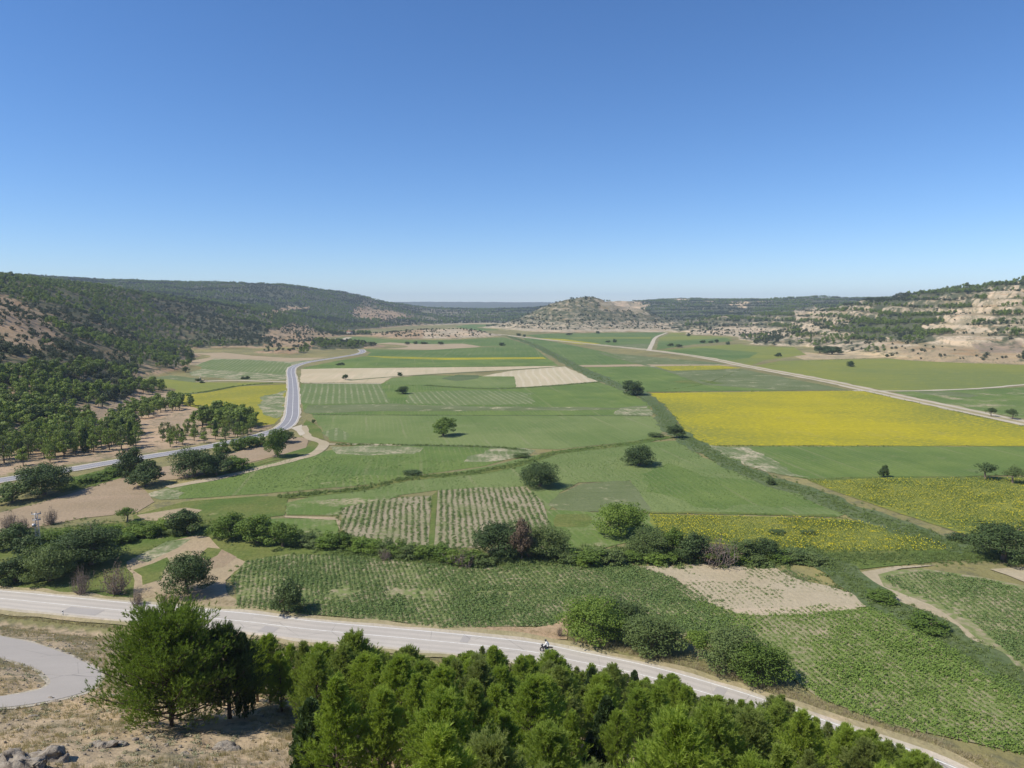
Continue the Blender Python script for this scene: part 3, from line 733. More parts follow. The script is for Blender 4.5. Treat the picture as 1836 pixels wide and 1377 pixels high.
for pts in ([(612, 912), (660, 900), (720, 893), (774, 890), (768, 986), (740, 991), (660, 979), (612, 950)],
            [(785, 880), (860, 875), (945, 873), (972, 900), (986, 948), (900, 970), (860, 983), (778, 984)]):
    beanplots.append(S('bean_plot', pts, M_plot, 0.3)[1])
S('rough_grass', [(774, 890), (785, 880), (778, 984), (768, 986)], M_grass, 0.2)
S('rough_grass', [(-90, 965), (0, 955), (250, 935), (420, 935), (600, 968), (870, 1000), (1100, 985), (1480, 992), (1740, 985), (1836, 990), (1900, 1010), (1700, 1005), (1545, 1022), (1480, 1010), (1130, 1010), (860, 1018), (520, 996), (400, 1040), (300, 1080), (60, 1058), (-90, 1050)], M_grass)
S('dry_bank', [(228, 1008), (300, 975), (345, 963), (385, 972), (415, 995), (440, 1010), (412, 1040), (430, 1092), (300, 1085), (240, 1072), (225, 1045)], M_tan, 1.5)
S('garden_bed', [(236, 1003), (300, 972), (340, 967), (322, 982), (262, 1010)], M_stone, 0.6)
S('garden_bed', [(268, 1016), (335, 988), (352, 992), (300, 1022)], M_verge, 1.5)
S('rough_grass', [(234, 1022), (270, 1010), (300, 1000), (312, 1008), (290, 1040), (246, 1052)], M_grass, 1.5)
S('garden_bed', [(352, 990), (400, 985), (425, 1000), (400, 1018), (360, 1022)], M_brown, 0.6)
S('rough_grass', [(350, 996), (380, 980), (408, 985), (395, 998), (372, 1006)], M_grass, 2)
nearA = S('bean_field', [(412, 1040), (440, 1008), (520, 995), (700, 1004), (860, 1018), (1000, 1013), (1130, 1011), (1190, 1031), (1262, 1076), (1320, 1112), (1250, 1140), (1150, 1128), (1020, 1108), (990, 1124), (800, 1126), (560, 1104), (428, 1090)], M_bean)[1]
S('bare_dirt', [(520, 1104), (640, 1113), (800, 1126), (960, 1126), (992, 1118), (1024, 1104), (1016, 1146), (960, 1146), (800, 1132), (640, 1118), (540, 1110)], M_red, 0.5)
S('bare_dirt', [(1140, 1014), (1260, 1019), (1400, 1017), (1485, 1050), (1575, 1087), (1440, 1107), (1330, 1104), (1262, 1077), (1190, 1031)], M_dirt, 2.5)
nearB = S('bean_field', [(1262, 1080), (1330, 1104), (1450, 1106), (1562, 1090), (1640, 1122), (1740, 1180), (1836, 1240), (1960, 1310), (1960, 1420), (1836, 1352), (1600, 1302), (1470, 1250), (1400, 1202), (1330, 1160), (1250, 1150), (1170, 1120)], M_bean)[1]
nearC = S('bean_field', [(1545, 1026), (1650, 1020), (1760, 1035), (1836, 1052), (1960, 1090), (1960, 1290), (1836, 1222), (1700, 1122), (1600, 1072)], M_bean)[1]
S('bare_dirt', [(1540, 1026), (1600, 1016), (1680, 1014), (1620, 1022), (1578, 1032), (1588, 1052), (1672, 1086), (1752, 1142), (1836, 1216), (1900, 1262), (1900, 1285), (1836, 1240), (1700, 1134), (1600, 1080), (1556, 1054)], M_dirt, 0.8)
S('bare_dirt', [(1770, 1020), (1836, 1018), (1960, 1025), (1960, 1075), (1836, 1045)], M_dirt, 0.5)
# watercourse and ditches
ribbon('stream_bank', [(900, 600), (930, 609), (960, 620), (1010, 646), (1060, 671), (1110, 692), (1150, 708)], 11, M_ditch, jitter=2.5)
ribbon('stream_bank', [(1145, 704), (1172, 722), (1190, 745), (1204, 768), (1240, 792), (1300, 828), (1380, 862), (1460, 888), (1560, 928), (1650, 958), (1745, 990)], 7.5, M_ditch, jitter=1.8)
ribbon('stream_bank', [(1480, 1000), (1500, 1025), (1560, 1068), (1640, 1110), (1720, 1158), (1836, 1232), (1960, 1310)], 6.5, M_ditch, jitter=1.2)
ribbon('ditch', [(1200, 783), (1120, 797), (1000, 812), (940, 830), (850, 848), (740, 858), (640, 878), (500, 892)], 4.2, M_grass, jitter=0.8)
ribbon('ditch', [(945, 808), (880, 802), (760, 799), (600, 797)], 2.2, M_ditch, jitter=0.6)
ribbon('ditch', [(625, 682), (700, 676), (760, 672), (910, 663.5), (990, 658.5), (1010, 657)], 3.0, M_ditch, jitter=0.8)
ribbon('ditch', [(760, 691), (860, 697), (926, 696), (1000, 691), (1074, 685)], 3.2, M_ditch, jitter=0.8)
ribbon('ditch', [(325, 707), (370, 702.5), (430, 692), (490, 687)], 3.5, M_ditch, jitter=0.8)
ribbon('field_margin', [(1160, 919), (1300, 921), (1500, 926)], 1.6, M_grass, jitter=0.5)
ribbon('field_margin', [(1450, 861), (1600, 856.5), (1836, 857)], 2.0, M_grass, jitter=0.5)
ribbon('field_margin', [(560, 744), (800, 745), (1166, 746)], 1.2, M_ditch, jitter=0.4)
# dirt tracks
ribbon('dirt_track', [(890, 599), (960, 607), (1080, 619), (1165, 628), (1260, 641), (1330, 655), (1400, 668), (1480, 683), (1550, 698), (1620, 713), (1700, 730), (1780, 747), (1900, 772)], 12, M_verge, jitter=2.0)
ribbon('dirt_track', [(890, 599), (960, 607), (1080, 619), (1165, 628), (1260, 641), (1330, 655), (1400, 668), (1480, 683), (1550, 698), (1620, 713), (1700, 730), (1780, 747), (1900, 772)], 3.2, M_gravel, off=3.2, jitter=0.4)
ribbon('dirt_track', [(890, 599), (960, 607), (1080, 619), (1165, 628), (1260, 641), (1330, 655), (1400, 668), (1480, 683), (1550, 698), (1620, 713), (1700, 730), (1780, 747), (1900, 772)], 3.0, M_gravel, off=-3.6, jitter=0.6)
ribbon('dirt_track', [(1163, 629), (1170, 615), (1176, 605), (1192, 598), (1213, 590)], 5, M_gravel, jitter=0.3)
ribbon('dirt_track', [(1075, 632), (1090, 637), (1120, 645), (1150, 653), (1190, 663), (1230, 676), (1270, 690)], 5, M_weed, jitter=1)
ribbon('dirt_track', [(1530, 701), (1640, 701), (1760, 696.5), (1836, 690), (1900, 685)], 3.5, M_gravel, jitter=0.6)
ribbon('dirt_track', [(352, 684), (420, 682), (470, 683.5), (518, 685)], 4, M_gravel, jitter=0.5)
ribbon('dirt_track', [(540, 686.5), (600, 687.5), (684, 688)], 2.5, M_gravel, jitter=0.5)
ribbon('dirt_track', [(543, 764), (548, 780), (562, 788), (580, 796), (572, 808), (545, 820), (480, 836), (400, 856), (300, 874)], 3.2, M_dirt, jitter=0.5)
ribbon('dirt_track', [(575, 797), (640, 797), (720, 799)], 2.0, M_dirt, jitter=0.5)

# roads
def asphalt(name, a, b, scale=0.35):
    m, nt, bs = new_mat(name); q = N(nt); p = q.pos()
    c = q.mix(q.remap(q.noise(p, 0.12, 5, 0.6), 0.3, 0.7), a, b)
    c = q.mix(q.remap(q.noise(p, 9.0, 3), 0.35, 0.7, 0, 0.25), c, tuple(v * 0.6 for v in a))
    vo = q.n('ShaderNodeTexVoronoi', feature='DISTANCE_TO_EDGE'); q.put(vo.inputs['Vector'], p); vo.inputs['Scale'].default_value = 0.16
    cr = q.math('MULTIPLY', q.remap(vo.outputs['Distance'], 0.0, 0.012, 1, 0), q.remap(q.noise(p, 0.07, 2), 0.5, 0.62))
    c = q.mix(q.math('MULTIPLY', cr, 0.55), c, (0.10, 0.095, 0.09))
    q.put(bs.inputs['Base Color'], c); matte(bs, 0.85, 0.25)
    q.bump(bs, q.noise(p, 14, 3), 0.25, 0.02)
    return m
M_road = asphalt('asphalt_pale', (0.475, 0.432, 0.375), (0.42, 0.38, 0.335))
M_road2 = asphalt('asphalt_grey', (0.265, 0.255, 0.265), (0.235, 0.23, 0.24))
M_conc = asphalt('lane_concrete', (0.43, 0.385, 0.335), (0.385, 0.345, 0.30))
M_paint = plain_mat('road_paint', (0.78, 0.77, 0.73), (0.62, 0.61, 0.57), 2.0)
ribbon('road_verge', ROADW, 9.2, M_verge, is_px=False, jitter=0.7, n=3)
ribbon('road_shoulder', ROADW, 6.9, M_gravel, is_px=False, jitter=0.35, n=3)
road, RC = ribbon('road', ROADW, 5.6, M_road, is_px=False, n=3)
M_worn = asphalt('asphalt_worn', (0.425, 0.388, 0.34), (0.39, 0.355, 0.31))
M_tar = asphalt('asphalt_patch', (0.34, 0.315, 0.29), (0.37, 0.34, 0.31))
for of in (-1.95, -0.75, 0.75, 1.95):
    ribbon('tyre_track', ROADW, 0.55, M_worn, off=of, is_px=False, parent=road, n=3, jitter=0.16)
ROADF = catmull(ROADW, 4)
for of, a, b, wd in ((1.35, 74, 100, 2.3), (-1.35, 60, 66, 2.0), (-1.4, 106, 112, 2.0), (1.3, 150, 153, 2.1), (-1.4, 186, 189, 1.8), (1.3, 236, 240, 1.9), (1.0, 262, 264, 1.3)):
    ribbon('road_patch', ROADF[a:b], wd, M_tar if wd < 2.25 else M_worn, off=of, is_px=False, parent=road, n=1, jitter=0.2)
ribbon('road_marking', ROADW, 0.12, M_paint, off=0.0, is_px=False, parent=road, n=3)
ribbon('road_marking', ROADW, 0.13, M_paint, off=2.45, is_px=False, parent=road, n=3)
GREY = [(-120, 885), (0, 862), (110, 845), (210, 828), (300, 814), (380, 800), (450, 785), (490, 774), (512, 764), (523, 748), (525, 725), (525.5, 700), (524, 680), (522, 666), (528, 657), (556, 649), (600, 642), (636, 636), (650, 631.5), (648, 627.5), (640, 626)]
gw = np.array([G(*p) for p in GREY])
ribbon('road_shoulder', gw, 7.0, M_gravel, is_px=False, jitter=0.5)
road2, _ = ribbon('road', gw, 5.5, M_road2, is_px=False)
ribbon('road_marking', gw, 0.15, M_paint, off=0.0, is_px=False, parent=road2)
ribbon('road_marking', gw, 0.15, M_paint, off=2.5, is_px=False, parent=road2)
ribbon('road_marking', gw, 0.15, M_paint, off=-2.5, is_px=False, parent=road2)
ribbon('road', [(590, 617), (600, 613), (620, 607), (634, 602), (650, 598)], 8, M_gravel)
S('gravel_apron', [(520, 768), (540, 762), (546, 778), (540, 782), (530, 774)], M_gravel, 0.4)

# the lane with the hairpin on the near slope, draped over the ground
def drape(name, w, mat, off, res=0.5):
    from mathutils.geometry import delaunay_2d_cdt
    w = smooth_edge(w, 0.10, 0.5)
    lo, hi = w.min(0), w.max(0)
    gx, gy = np.meshgrid(np.arange(lo[0], hi[0], res), np.arange(lo[1], hi[1], res))
    gx, gy = gx.ravel(), gy.ravel()
    k = pip(gx, gy, w)
    pts = np.vstack([w, np.column_stack([gx[k], gy[k]])])
    n = len(w)
    r = delaunay_2d_cdt([Vector(p) for p in pts], [(i, (i + 1) % n) for i in range(n)], [list(range(n))], 1, 1e-5)
    v = np.array([tuple(p) for p in r[0]])
    f = np.array([t for t in r[2] if len(t) == 3])
    z = terrain(v[:, 0], v[:, 1]) + off
    a = v[f]
    ar = (a[:, 1, 0] - a[:, 0, 0]) * (a[:, 2, 1] - a[:, 0, 1]) - (a[:, 2, 0] - a[:, 0, 0]) * (a[:, 1, 1] - a[:, 0, 1])
    f[ar < 0] = f[ar < 0][:, ::-1]
    me = np_mesh(name, np.column_stack([v, z]), [f], mat, True)
    return tag(link(bpy.data.objects.new(name, me)), kind='structure')
def grow(w, k):
    t = np.roll(w, -1, 0) - np.roll(w, 1, 0); t /= np.linalg.norm(t, axis=1, keepdims=True) + 1e-9
    ar = np.sum(w[:, 0] * np.roll(w[:, 1], -1) - np.roll(w[:, 0], -1) * w[:, 1])
    n = np.stack([t[:, 1], -t[:, 0]], -1) * (1 if ar > 0 else -1)
    j = (vnoise(w[:, 0] / 1.7, w[:, 1] / 1.7, 91) - 0.3) * 0.5
    return w + n * (k + j)[:, None]
drape('lane_verge', grow(smooth_edge(LANEW, 0.0, 0.8), 0.35), M_gravel, 0.025)
drape('lane', LANEW, M_conc, 0.05)
# ------------------------------------------------------------------ plants: templates
L_pine = leaf_mat('pine_needles', (0.22, 0.31, 0.046), (0.34, 0.425, 0.068), None, 0.42, (0.22, 0.25, 0.095))
L_pine2 = leaf_mat('pine_needles_hill', (0.135, 0.19, 0.038), (0.22, 0.28, 0.056), (0.10, 0.08, 0.055), 0.28, (0.10, 0.125, 0.05))
L_cyp = leaf_mat('cypress_scales', (0.05, 0.085, 0.030), (0.10, 0.15, 0.048), None, 0.2)
L_pine3 = leaf_mat('old_pine_needles', (0.13, 0.20, 0.032), (0.24, 0.325, 0.052), None, 0.35)
L_dark = leaf_mat('holm_oak_leaves', (0.046, 0.078, 0.024), (0.102, 0.146, 0.044), (0.10, 0.08, 0.055), 0.18)
L_mid = leaf_mat('walnut_leaves', (0.098, 0.16, 0.028), (0.165, 0.235, 0.045), None, 0.34)
L_lite = leaf_mat('almond_leaves', (0.145, 0.225, 0.038), (0.22, 0.295, 0.056), None, 0.38)
L_grey = leaf_mat('elm_leaves_grey', (0.10, 0.148, 0.044), (0.155, 0.20, 0.064), None, 0.25)
L_dry = leaf_mat('dry_leaves', (0.14, 0.095, 0.066), (0.20, 0.145, 0.10), None, 0.2)
L_ever = leaf_mat('hill_scrub', (0.040, 0.058, 0.026), (0.080, 0.095, 0.042), (0.10, 0.085, 0.06), 0.15)
L_crop = leaf_mat('bean_leaves', (0.125, 0.19, 0.06), (0.18, 0.25, 0.08), None, 0.3)
L_crop2 = leaf_mat('bean_leaves_bright', (0.145, 0.225, 0.045), (0.20, 0.285, 0.06), None, 0.3)
L_flow = leaf_mat('sunflower_leaves', (0.10, 0.155, 0.035), (0.15, 0.20, 0.045), (0.60, 0.52, 0.02), 0.3)
L_flow2 = leaf_mat('sunflower_field_leaves', (0.21, 0.225, 0.035), (0.29, 0.285, 0.035), (0.56, 0.50, 0.018), 0.3)
L_straw = leaf_mat('dry_grass', (0.345, 0.29, 0.18), (0.47, 0.405, 0.275), None, 0.25)
L_herb = leaf_mat('grey_herbs', (0.22, 0.23, 0.14), (0.30, 0.29, 0.18), None, 0.2)
L_weed = leaf_mat('ditch_plants', (0.12, 0.175, 0.05), (0.185, 0.235, 0.072), None, 0.3)
B_bark = plain_mat('bark', (0.12, 0.09, 0.07), (0.20, 0.16, 0.125), 6, bump=0.6)
B_pine = plain_mat('pine_bark', (0.105, 0.075, 0.058), (0.17, 0.13, 0.105), 7, bump=0.6)
B_twig = plain_mat('dead_twigs', (0.19, 0.155, 0.14), (0.27, 0.225, 0.20), 5)

def limbs(mb, base, tips, r0, k=5):
    for t in tips:
        b = np.asarray(base); t = np.asarray(t)
        m = b * 0.5 + t * 0.5 + np.array([0, 0, 0.12]) * np.linalg.norm(t - b)
        mb.tube([b, m, t], [r0, r0 * 0.62, r0 * 0.2], k, cap=False)
def crown_leaves(mb, r, lobes, n, leaf, inner=0.15):
    """leaves over a set of lobes (centre, radii, tint)"""
    w = np.array([np.prod(l[1]) ** (2 / 3) for l in lobes]); w /= w.sum()
    for (c, rad, ti), k in zip(lobes, np.maximum(4, (w * n)).astype(int)):
        d = rdir(k, r)
        rr = np.where(r.random(k) < inner, r.uniform(0.3, 0.75, k), r.uniform(0.78, 1.08, k))
        C = np.asarray(c) + d * np.asarray(rad) * rr[:, None]
        zz = np.clip(C[:, 2] / 0.28, 0, 1)
        C[:, :2] *= (0.62 + 0.38 * zz)[:, None]
        kp = C[:, 2] > 0.035; C, d, k = C[kp], d[kp], int(kp.sum())
        nrm = d * 0.9 + rdir(k, r) * 0.8 + np.array([0, 0, 0.25])
        nrm /= np.linalg.norm(nrm, axis=1, keepdims=True)
        u = np.cross(nrm, rdir(k, r)); u /= np.linalg.norm(u, axis=1, keepdims=True)
        v = np.cross(nrm, u)
        s = leaf * r.uniform(0.65, 1.35, k)[:, None]
        mb.quads(C, u * s, v * s * 0.8, np.clip(ti + r.normal(0, 0.13, k), 0, 0.9))
def broadleaf(seed, nl=34, leaves=4200, leaf=0.026, low=-0.04, flat=1.0, trunk_h=0.35, spread=0.44):
    """tree of height 1 and width 1; returns trunk mesh, crown mesh"""
    r = np.random.default_rng(seed)
    lobes = []
    for i in range(nl):
        d = rdir(1, r)[0]
        if d[2] < -0.85: d[2] *= -0.5
        if d[2] < 0: d[:2] *= 1.12 / max(np.hypot(d[0], d[1]), 0.5)
        q = r.uniform(0.5, 1.1)
        zc = (1 + low) / 2
        ri = r.uniform(0.06, 0.19)
        d = d / max(np.linalg.norm(d), 1.0) if d[2] >= 0 else d
        c = np.array([d[0] * (spread - ri * 0.45) * q, d[1] * (spread - ri * 0.45) * q, zc + d[2] * ((1 - low) / 2 - ri * 0.75) * q])
        lobes.append((c, (ri * 1.1, ri * 1.1, ri * 0.85 * flat), r.uniform(0.0, 0.85)))
    lobes.append((np.array([0, 0, (1 + low) / 2]), (spread * .52, spread * .62, (1 - low) * .32), 0.15))
    cm = MB(); crown_leaves(cm, r, lobes, leaves, leaf)
    tm = MB()
    top = np.array([r.uniform(-.04, .04), r.uniform(-.04, .04), trunk_h + 0.12])
    tm.tube([(0, 0, -0.03), (0, 0, 0.02), (top[0] * .5, top[1] * .5, trunk_h * .5), top], [0.055, 0.042, 0.034, 0.026], 7)
    limbs(tm, top * np.array([.8, .8, .8]), [l[0] for l in lobes[:12]], 0.02, 4)
    return tm.mesh('trunk', B_bark), cm.mesh('crown', L_dark)
def pine_near(seed, H=6.0, RAD=1.7, start=0.08, dense=1.0, top_round=0.65, lift=0.15, skirt=0.55):
    """Aleppo pine in metres: whorled, up-curving boughs carrying brushes of needles"""
    r = np.random.default_rng(seed)
    tm, cm = MB(), MB()
    lean = r.uniform(-.25, .25, 2)
    def axis(t): return np.array([lean[0] * t * t, lean[1] * t * t, H * t])
    tm.tube([axis(t) - np.array([0, 0, 0.25 if t == 0 else 0]) for t in np.linspace(0, 0.97, 8)], np.linspace(0.13, 0.012, 8) * H / 6, 7)
    tuC, tuD, tuT, tuL = [], [], [], []
    nb = int(60 * dense)
    for i in range(nb):
        t = start + (0.96 - start) * (i / nb) ** 0.9 + r.uniform(-.01, .01)
        prof = (1 - t) ** top_round * (skirt + (1 - skirt) * min(1, (t - start + 0.08) / 0.25))
        L = RAD * prof * r.uniform(0.7, 1.2) + 0.22
        az = i * 2.4 + r.uniform(-.5, .5)
        el = r.uniform(0, 0.35) + lift + t * 0.6
        out = np.array([math.cos(az), math.sin(az), 0])
        b = axis(t)
        pts = [b + out * L * s * math.cos(el) + np.array([0, 0, L * (s * math.sin(el) + 0.22 * s * s)]) for s in np.linspace(0, 1, 4)]
        tm.tube(pts, np.array([0.030, 0.022, 0.014, 0.005]) * (0.5 + L / 2.2), 3, cap=False)
        bt = r.uniform(0.15, 0.75)
        nsub = int((11 + 17 * L) * min(dense, 1.5))
        for k in range(nsub):
            s = r.uniform(0.12, 1.0) ** 0.7
            f = s * 3; a = min(int(f), 2)
            p = pts[a] + (pts[a + 1] - pts[a]) * (f - a)
            side = rdir(1, r)[0] * np.array([1, 1, 0.75])
            sp = 0.10 + 0.24 * L * (1 - 0.45 * s)
            q = p + side * sp * r.random() ** 0.5 + np.array([0, 0, 0.10 * L * r.random()])
            d = out * 0.55 + side * 0.5 + np.array([0, 0, r.uniform(0.5, 1.4)])
            tuC.append(q); tuD.append(d / np.linalg.norm(d)); tuT.append(np.clip(bt + r.normal(0, .12), 0, .9)); tuL.append(r.uniform(0.75, 1.25))
    for k in range(int(16 * dense)):                                   # the leader and its candles
        tuC.append(axis(r.uniform(0.9, 1.0)) + rdir(1, r)[0] * .07); tuD.append(np.array([r.normal(0, .25), r.normal(0, .25), 1.0])); tuT.append(r.uniform(.4, .8)); tuL.append(1.1)
    C, D, T, Ls = np.array(tuC), np.array(tuD), np.array(tuT), np.array(tuL)
    nn = 24
    for k in range(nn):
        s = r.uniform(-0.35, 0.6, len(C))[:, None] * 0.22 * Ls[:, None]
        dd = D * r.uniform(0.5, 1.3, len(C))[:, None] + rdir(len(C), r) * 0.6
        dd /= np.linalg.norm(dd, axis=1, keepdims=True)
        w = np.cross(dd, rdir(len(C), r)); w /= np.linalg.norm(w, axis=1, keepdims=True)
        ln = (r.uniform(0.10, 0.19, len(C)) * Ls)[:, None]
        cm.tris(C + D * s, dd * ln, w * 0.0125, np.clip(T + r.normal(0, .06, len(C)), 0, .9))
    return tm.mesh('trunk', B_pine), cm.mesh('crown', L_pine)
def cypress(seed, leaves=3200, width=0.15):
    r = np.random.default_rng(seed)
    cm, tm = MB(), MB()
    tm.tube([(0, 0, -.02), (0, 0, .1), (0, 0, .9)], [0.02, 0.018, 0.004], 6)
    z = r.random(leaves) ** 0.85 * 0.95 + 0.04
    rad = width * np.sin(np.clip((1.02 - z), 0, 1) ** 0.75 * math.pi * 0.62) ** 0.8
    az = r.uniform(0, 2 * math.pi, leaves)
    flute = 1 + 0.16 * np.sin(az * 5 + z * 14) + 0.12 * np.sin(az * 3 - z * 31)
    rr = rad * flute * np.sqrt(r.uniform(0.45, 1.0, leaves))
    C = np.stack([np.cos(az) * rr, np.sin(az) * rr, z], -1)
    up = np.stack([np.cos(az) * .25, np.sin(az) * .25, np.ones(leaves)], -1) + r.normal(0, .25, (leaves, 3))
    up /= np.linalg.norm(up, axis=1, keepdims=True)
    w = np.cross(up, rdir(leaves, r)); w /= np.linalg.norm(w, axis=1, keepdims=True)
    ls = 0.026 * min(1.0, math.sqrt(5200 / leaves)) * r.uniform(.5, 1.6, leaves)[:, None]
    cm.quads(C, up * ls, w * ls * .55, np.clip(0.35 + 0.25 * np.sin(az * 5 + z * 14) + r.normal(0, .12, leaves), 0, .9))
    return tm.mesh('trunk', B_bark), cm.mesh('crown', L_cyp)
def dead_bush(seed, n=70, leaves=500):
    """dried-out shrub: fans of grey twigs with some withered leaves"""
    r = np.random.default_rng(seed)
    tm, cm = MB(), MB()
    tips = []
    for i in range(n):
        d = rdir(1, r)[0]; d[2] = abs(d[2]) * 1.2 + 0.35; d /= np.linalg.norm(d)
        L = r.uniform(0.5, 1.0)
        p0 = np.array([r.normal(0, .04), r.normal(0, .04), -0.02])
        m = p0 + d * L * .5 + r.normal(0, .03, 3)
        t = p0 + np.array([d[0] * .55, d[1] * .55, d[2]]) * L * np.array([0.9, 0.9, 1]) + r.normal(0, .04, 3)
        tm.tube([p0, m, t], [0.012, 0.008, 0.002], 3, cap=False); tips += [m, t, (m + t) / 2]
        for _ in range(3):
            e = m + (t - m) * r.random()
            e2 = e + rdir(1, r)[0] * 0.13 + np.array([0, 0, .08])
            tm.tube([e, e2], [0.005, 0.0015], 3, cap=False); tips.append(e2)
    tips = np.array(tips)
    C = tips[r.integers(0, len(tips), leaves)] + r.normal(0, .04, (leaves, 3)) * np.array([1, 1, .8])
    u = rdir(leaves, r); v = np.cross(u, rdir(leaves, r)); v /= np.linalg.norm(v, axis=1, keepdims=True)
    C[:, 2] = np.maximum(C[:, 2], 0.02)
    cm.quads(C, u * .022, v * .016, r.uniform(0, .9, leaves))
    return tm.mesh('trunk', B_twig), cm.mesh('crown', L_dry)
def simple_tree(seed, n=230, kind='pine'):
    """hillside tree of height 1 as one mesh (seen from hundreds of metres)"""
    r = np.random.default_rng(seed); mb = MB()
    lobes = []
    if kind == 'pine':
        for i in range(11):
            t = r.uniform(0.35, 0.95); a = r.uniform(0, 6.28); q = r.uniform(0.2, 1) * 0.26 * (1.1 - t) ** 0.5 * 1.4
            ri = r.uniform(.12, .19) * (1.15 - t * .35)
            lobes.append((np.array([math.cos(a) * q, math.sin(a) * q, t - 0.07]), (ri, ri, ri * .7), r.uniform(.1, .8)))
        tr = 0.5
    elif kind == 'oak':
        for i in range(11):
            d = rdir(1, r)[0]; ri = r.uniform(.15, .24)
            lobes.append((np.array([d[0] * .3, d[1] * .3, 0.5 + d[2] * .3]), (ri, ri, ri * .8), r.uniform(.1, .7)))
        tr = 0.3
    else:
        for i in range(7):
            a = r.uniform(0, 6.28); q = r.uniform(0, .4); ri = r.uniform(.22, .34)
            lobes.append((np.array([math.cos(a) * q, math.sin(a) * q, r.uniform(.2, .55)]), (ri, ri, ri * .8), r.uniform(.1, .8)))
        tr = 0.1
    crown_leaves(mb, r, lobes, n, 0.075 * math.sqrt(230 / n), 0.1)
    mb.tube([(0, 0, -.08), (0, 0, tr)], [0.028, 0.02], 4, a=1.0, cap=False)
    return mb

T_broad = [broadleaf(11, 34, 5200), broadleaf(12, 40, 5600), broadleaf(13, 28, 4800), broadleaf(14, 44, 5800, spread=.45), broadleaf(15, 26, 4600, low=0.02)]
T_big = [broadleaf(31, 70, 13000, 0.0165), broadleaf(32, 84, 14000, 0.016, spread=.45), broadleaf(33, 60, 12500, 0.017, low=0.0)]
T_open = [broadleaf(51, 22, 2300, 0.026, low=0.28, trunk_h=.42, spread=.42), broadleaf(52, 18, 1900, 0.026, low=0.25, trunk_h=.4)]
T_bush = [broadleaf(21, 26, 2600, 0.036, low=-0.12, trunk_h=.2, spread=.44), broadleaf(22, 20, 2200, 0.038, low=-0.10, trunk_h=.2, spread=.44), broadleaf(23, 30, 2800, 0.035, low=-0.15, trunk_h=.2, spread=.46)]
T_pine = [pine_near(61, RAD=2.35, top_round=.85, dense=1.15), pine_near(62, RAD=2.1, top_round=1.05, dense=1.1), pine_near(63, RAD=2.7, dense=1.25, top_round=.78), pine_near(64, RAD=2.3, top_round=.8, dense=1.15), pine_near(65, RAD=2.0, top_round=1.15, dense=1.1), pine_near(66, RAD=2.5, top_round=.92, dense=1.2)]
T_cyp = [cypress(71), cypress(72, width=.12)]
def juniper(seed, n=6):
    """dense dark evergreen with several ragged leaders"""
    r = np.random.default_rng(seed); parts = []; tm = None
    cm = MB()
    for i in range(n):
        t, c = cypress(seed * 10 + i, 4200, .13)
        if i == 0: tm = t
        V = np.empty(len(c.vertices) * 3, np.float32); c.vertices.foreach_get('co', V); V = V.reshape(-1, 3)
        k = 1.0 if i == 0 else r.uniform(.55, .92)
        a = r.uniform(0, 6.28); q = 0 if i == 0 else r.uniform(.07, .13)
        sp = V[:, 2:3] * k * r.uniform(.0, .10)
        V = V * np.array([1.1, 1.1, k]) + np.array([math.cos(a) * q, math.sin(a) * q, 0]) + sp * np.array([math.cos(a), math.sin(a), 0])
        cm.add(V, [np.arange(len(V)).reshape(-1, 4)], np.repeat(np.clip(r.normal(.4, .2, len(V) // 4), 0, .9), 4))
    return tm, cm.mesh('crown', L_cyp)
T_cypbig = [juniper(73, 4), juniper(74, 3)]
T_dead = [dead_bush(81), dead_bush(82, 55, 900)]
def midpine(seed):
    r = np.random.default_rng(seed); tm, cm = MB(), MB()
    lobes = []
    for i in range(20):
        t = r.uniform(0.30, 0.97); a = r.uniform(0, 6.28); q = r.uniform(0.25, 1) * 0.36 * (1.08 - t) ** 0.45
        ri = r.uniform(.085, .15) * (1.2 - t * .4)
        lobes.append((np.array([math.cos(a) * q, math.sin(a) * q, t - .04]), (ri, ri, ri * .72), r.uniform(.1, .85)))
    crown_leaves(cm, r, lobes, 800, 0.034, .12)
    tm.tube([(0, 0, -.08), (r.normal(0, .01), 0, .4), (r.normal(0, .02), 0, .85)], [0.026, 0.02, 0.006], 5)
    limbs(tm, (0, 0, .4), [l[0] for l in lobes[:7]], .011, 3)
    return tm.mesh('trunk', B_pine), cm.mesh('crown', L_pine2)
T_mid = [midpine(s) for s in (91, 92, 93, 94, 95)]

def plant(name, tmpl, x, y, z, w, h, label, cat, group=None, leaf=None, rot=None, dz=0.0):
    e = bpy.data.objects.new(name, None); e.empty_display_size = 0.5
    link(e); e.location = (x, y, z - dz); e.scale = (w, w, h)
    e.rotation_euler = (0, 0, random.uniform(0, 6.28) if rot is None else rot)
    tag(e, label, cat, group)
    for nm, me in zip(('trunk', 'crown'), tmpl):
        o = link(bpy.data.objects.new(nm, me), e)
        if nm == 'crown' and leaf is not None and len(o.material_slots):
            o.material_slots[0].link = 'OBJECT'; o.material_slots[0].material = leaf
    return e
def size_at(cx, by, ty, wpx, flat=True):
    """place and size of something standing on the ground from its foot, top and width in the photograph"""
    if flat:
        x, y = G(cx, by); z = T1(x, y)
    else:
        x, y, z = hit(cx, by)[0]
    dx, dy, dz = ray(cx, ty)
    h = CAM_H + dz * (y / dy) - z
    w = wpx / F * math.hypot(y * CP_ - (z - CAM_H) * SP_, 0)
    return x, y, z, w, h

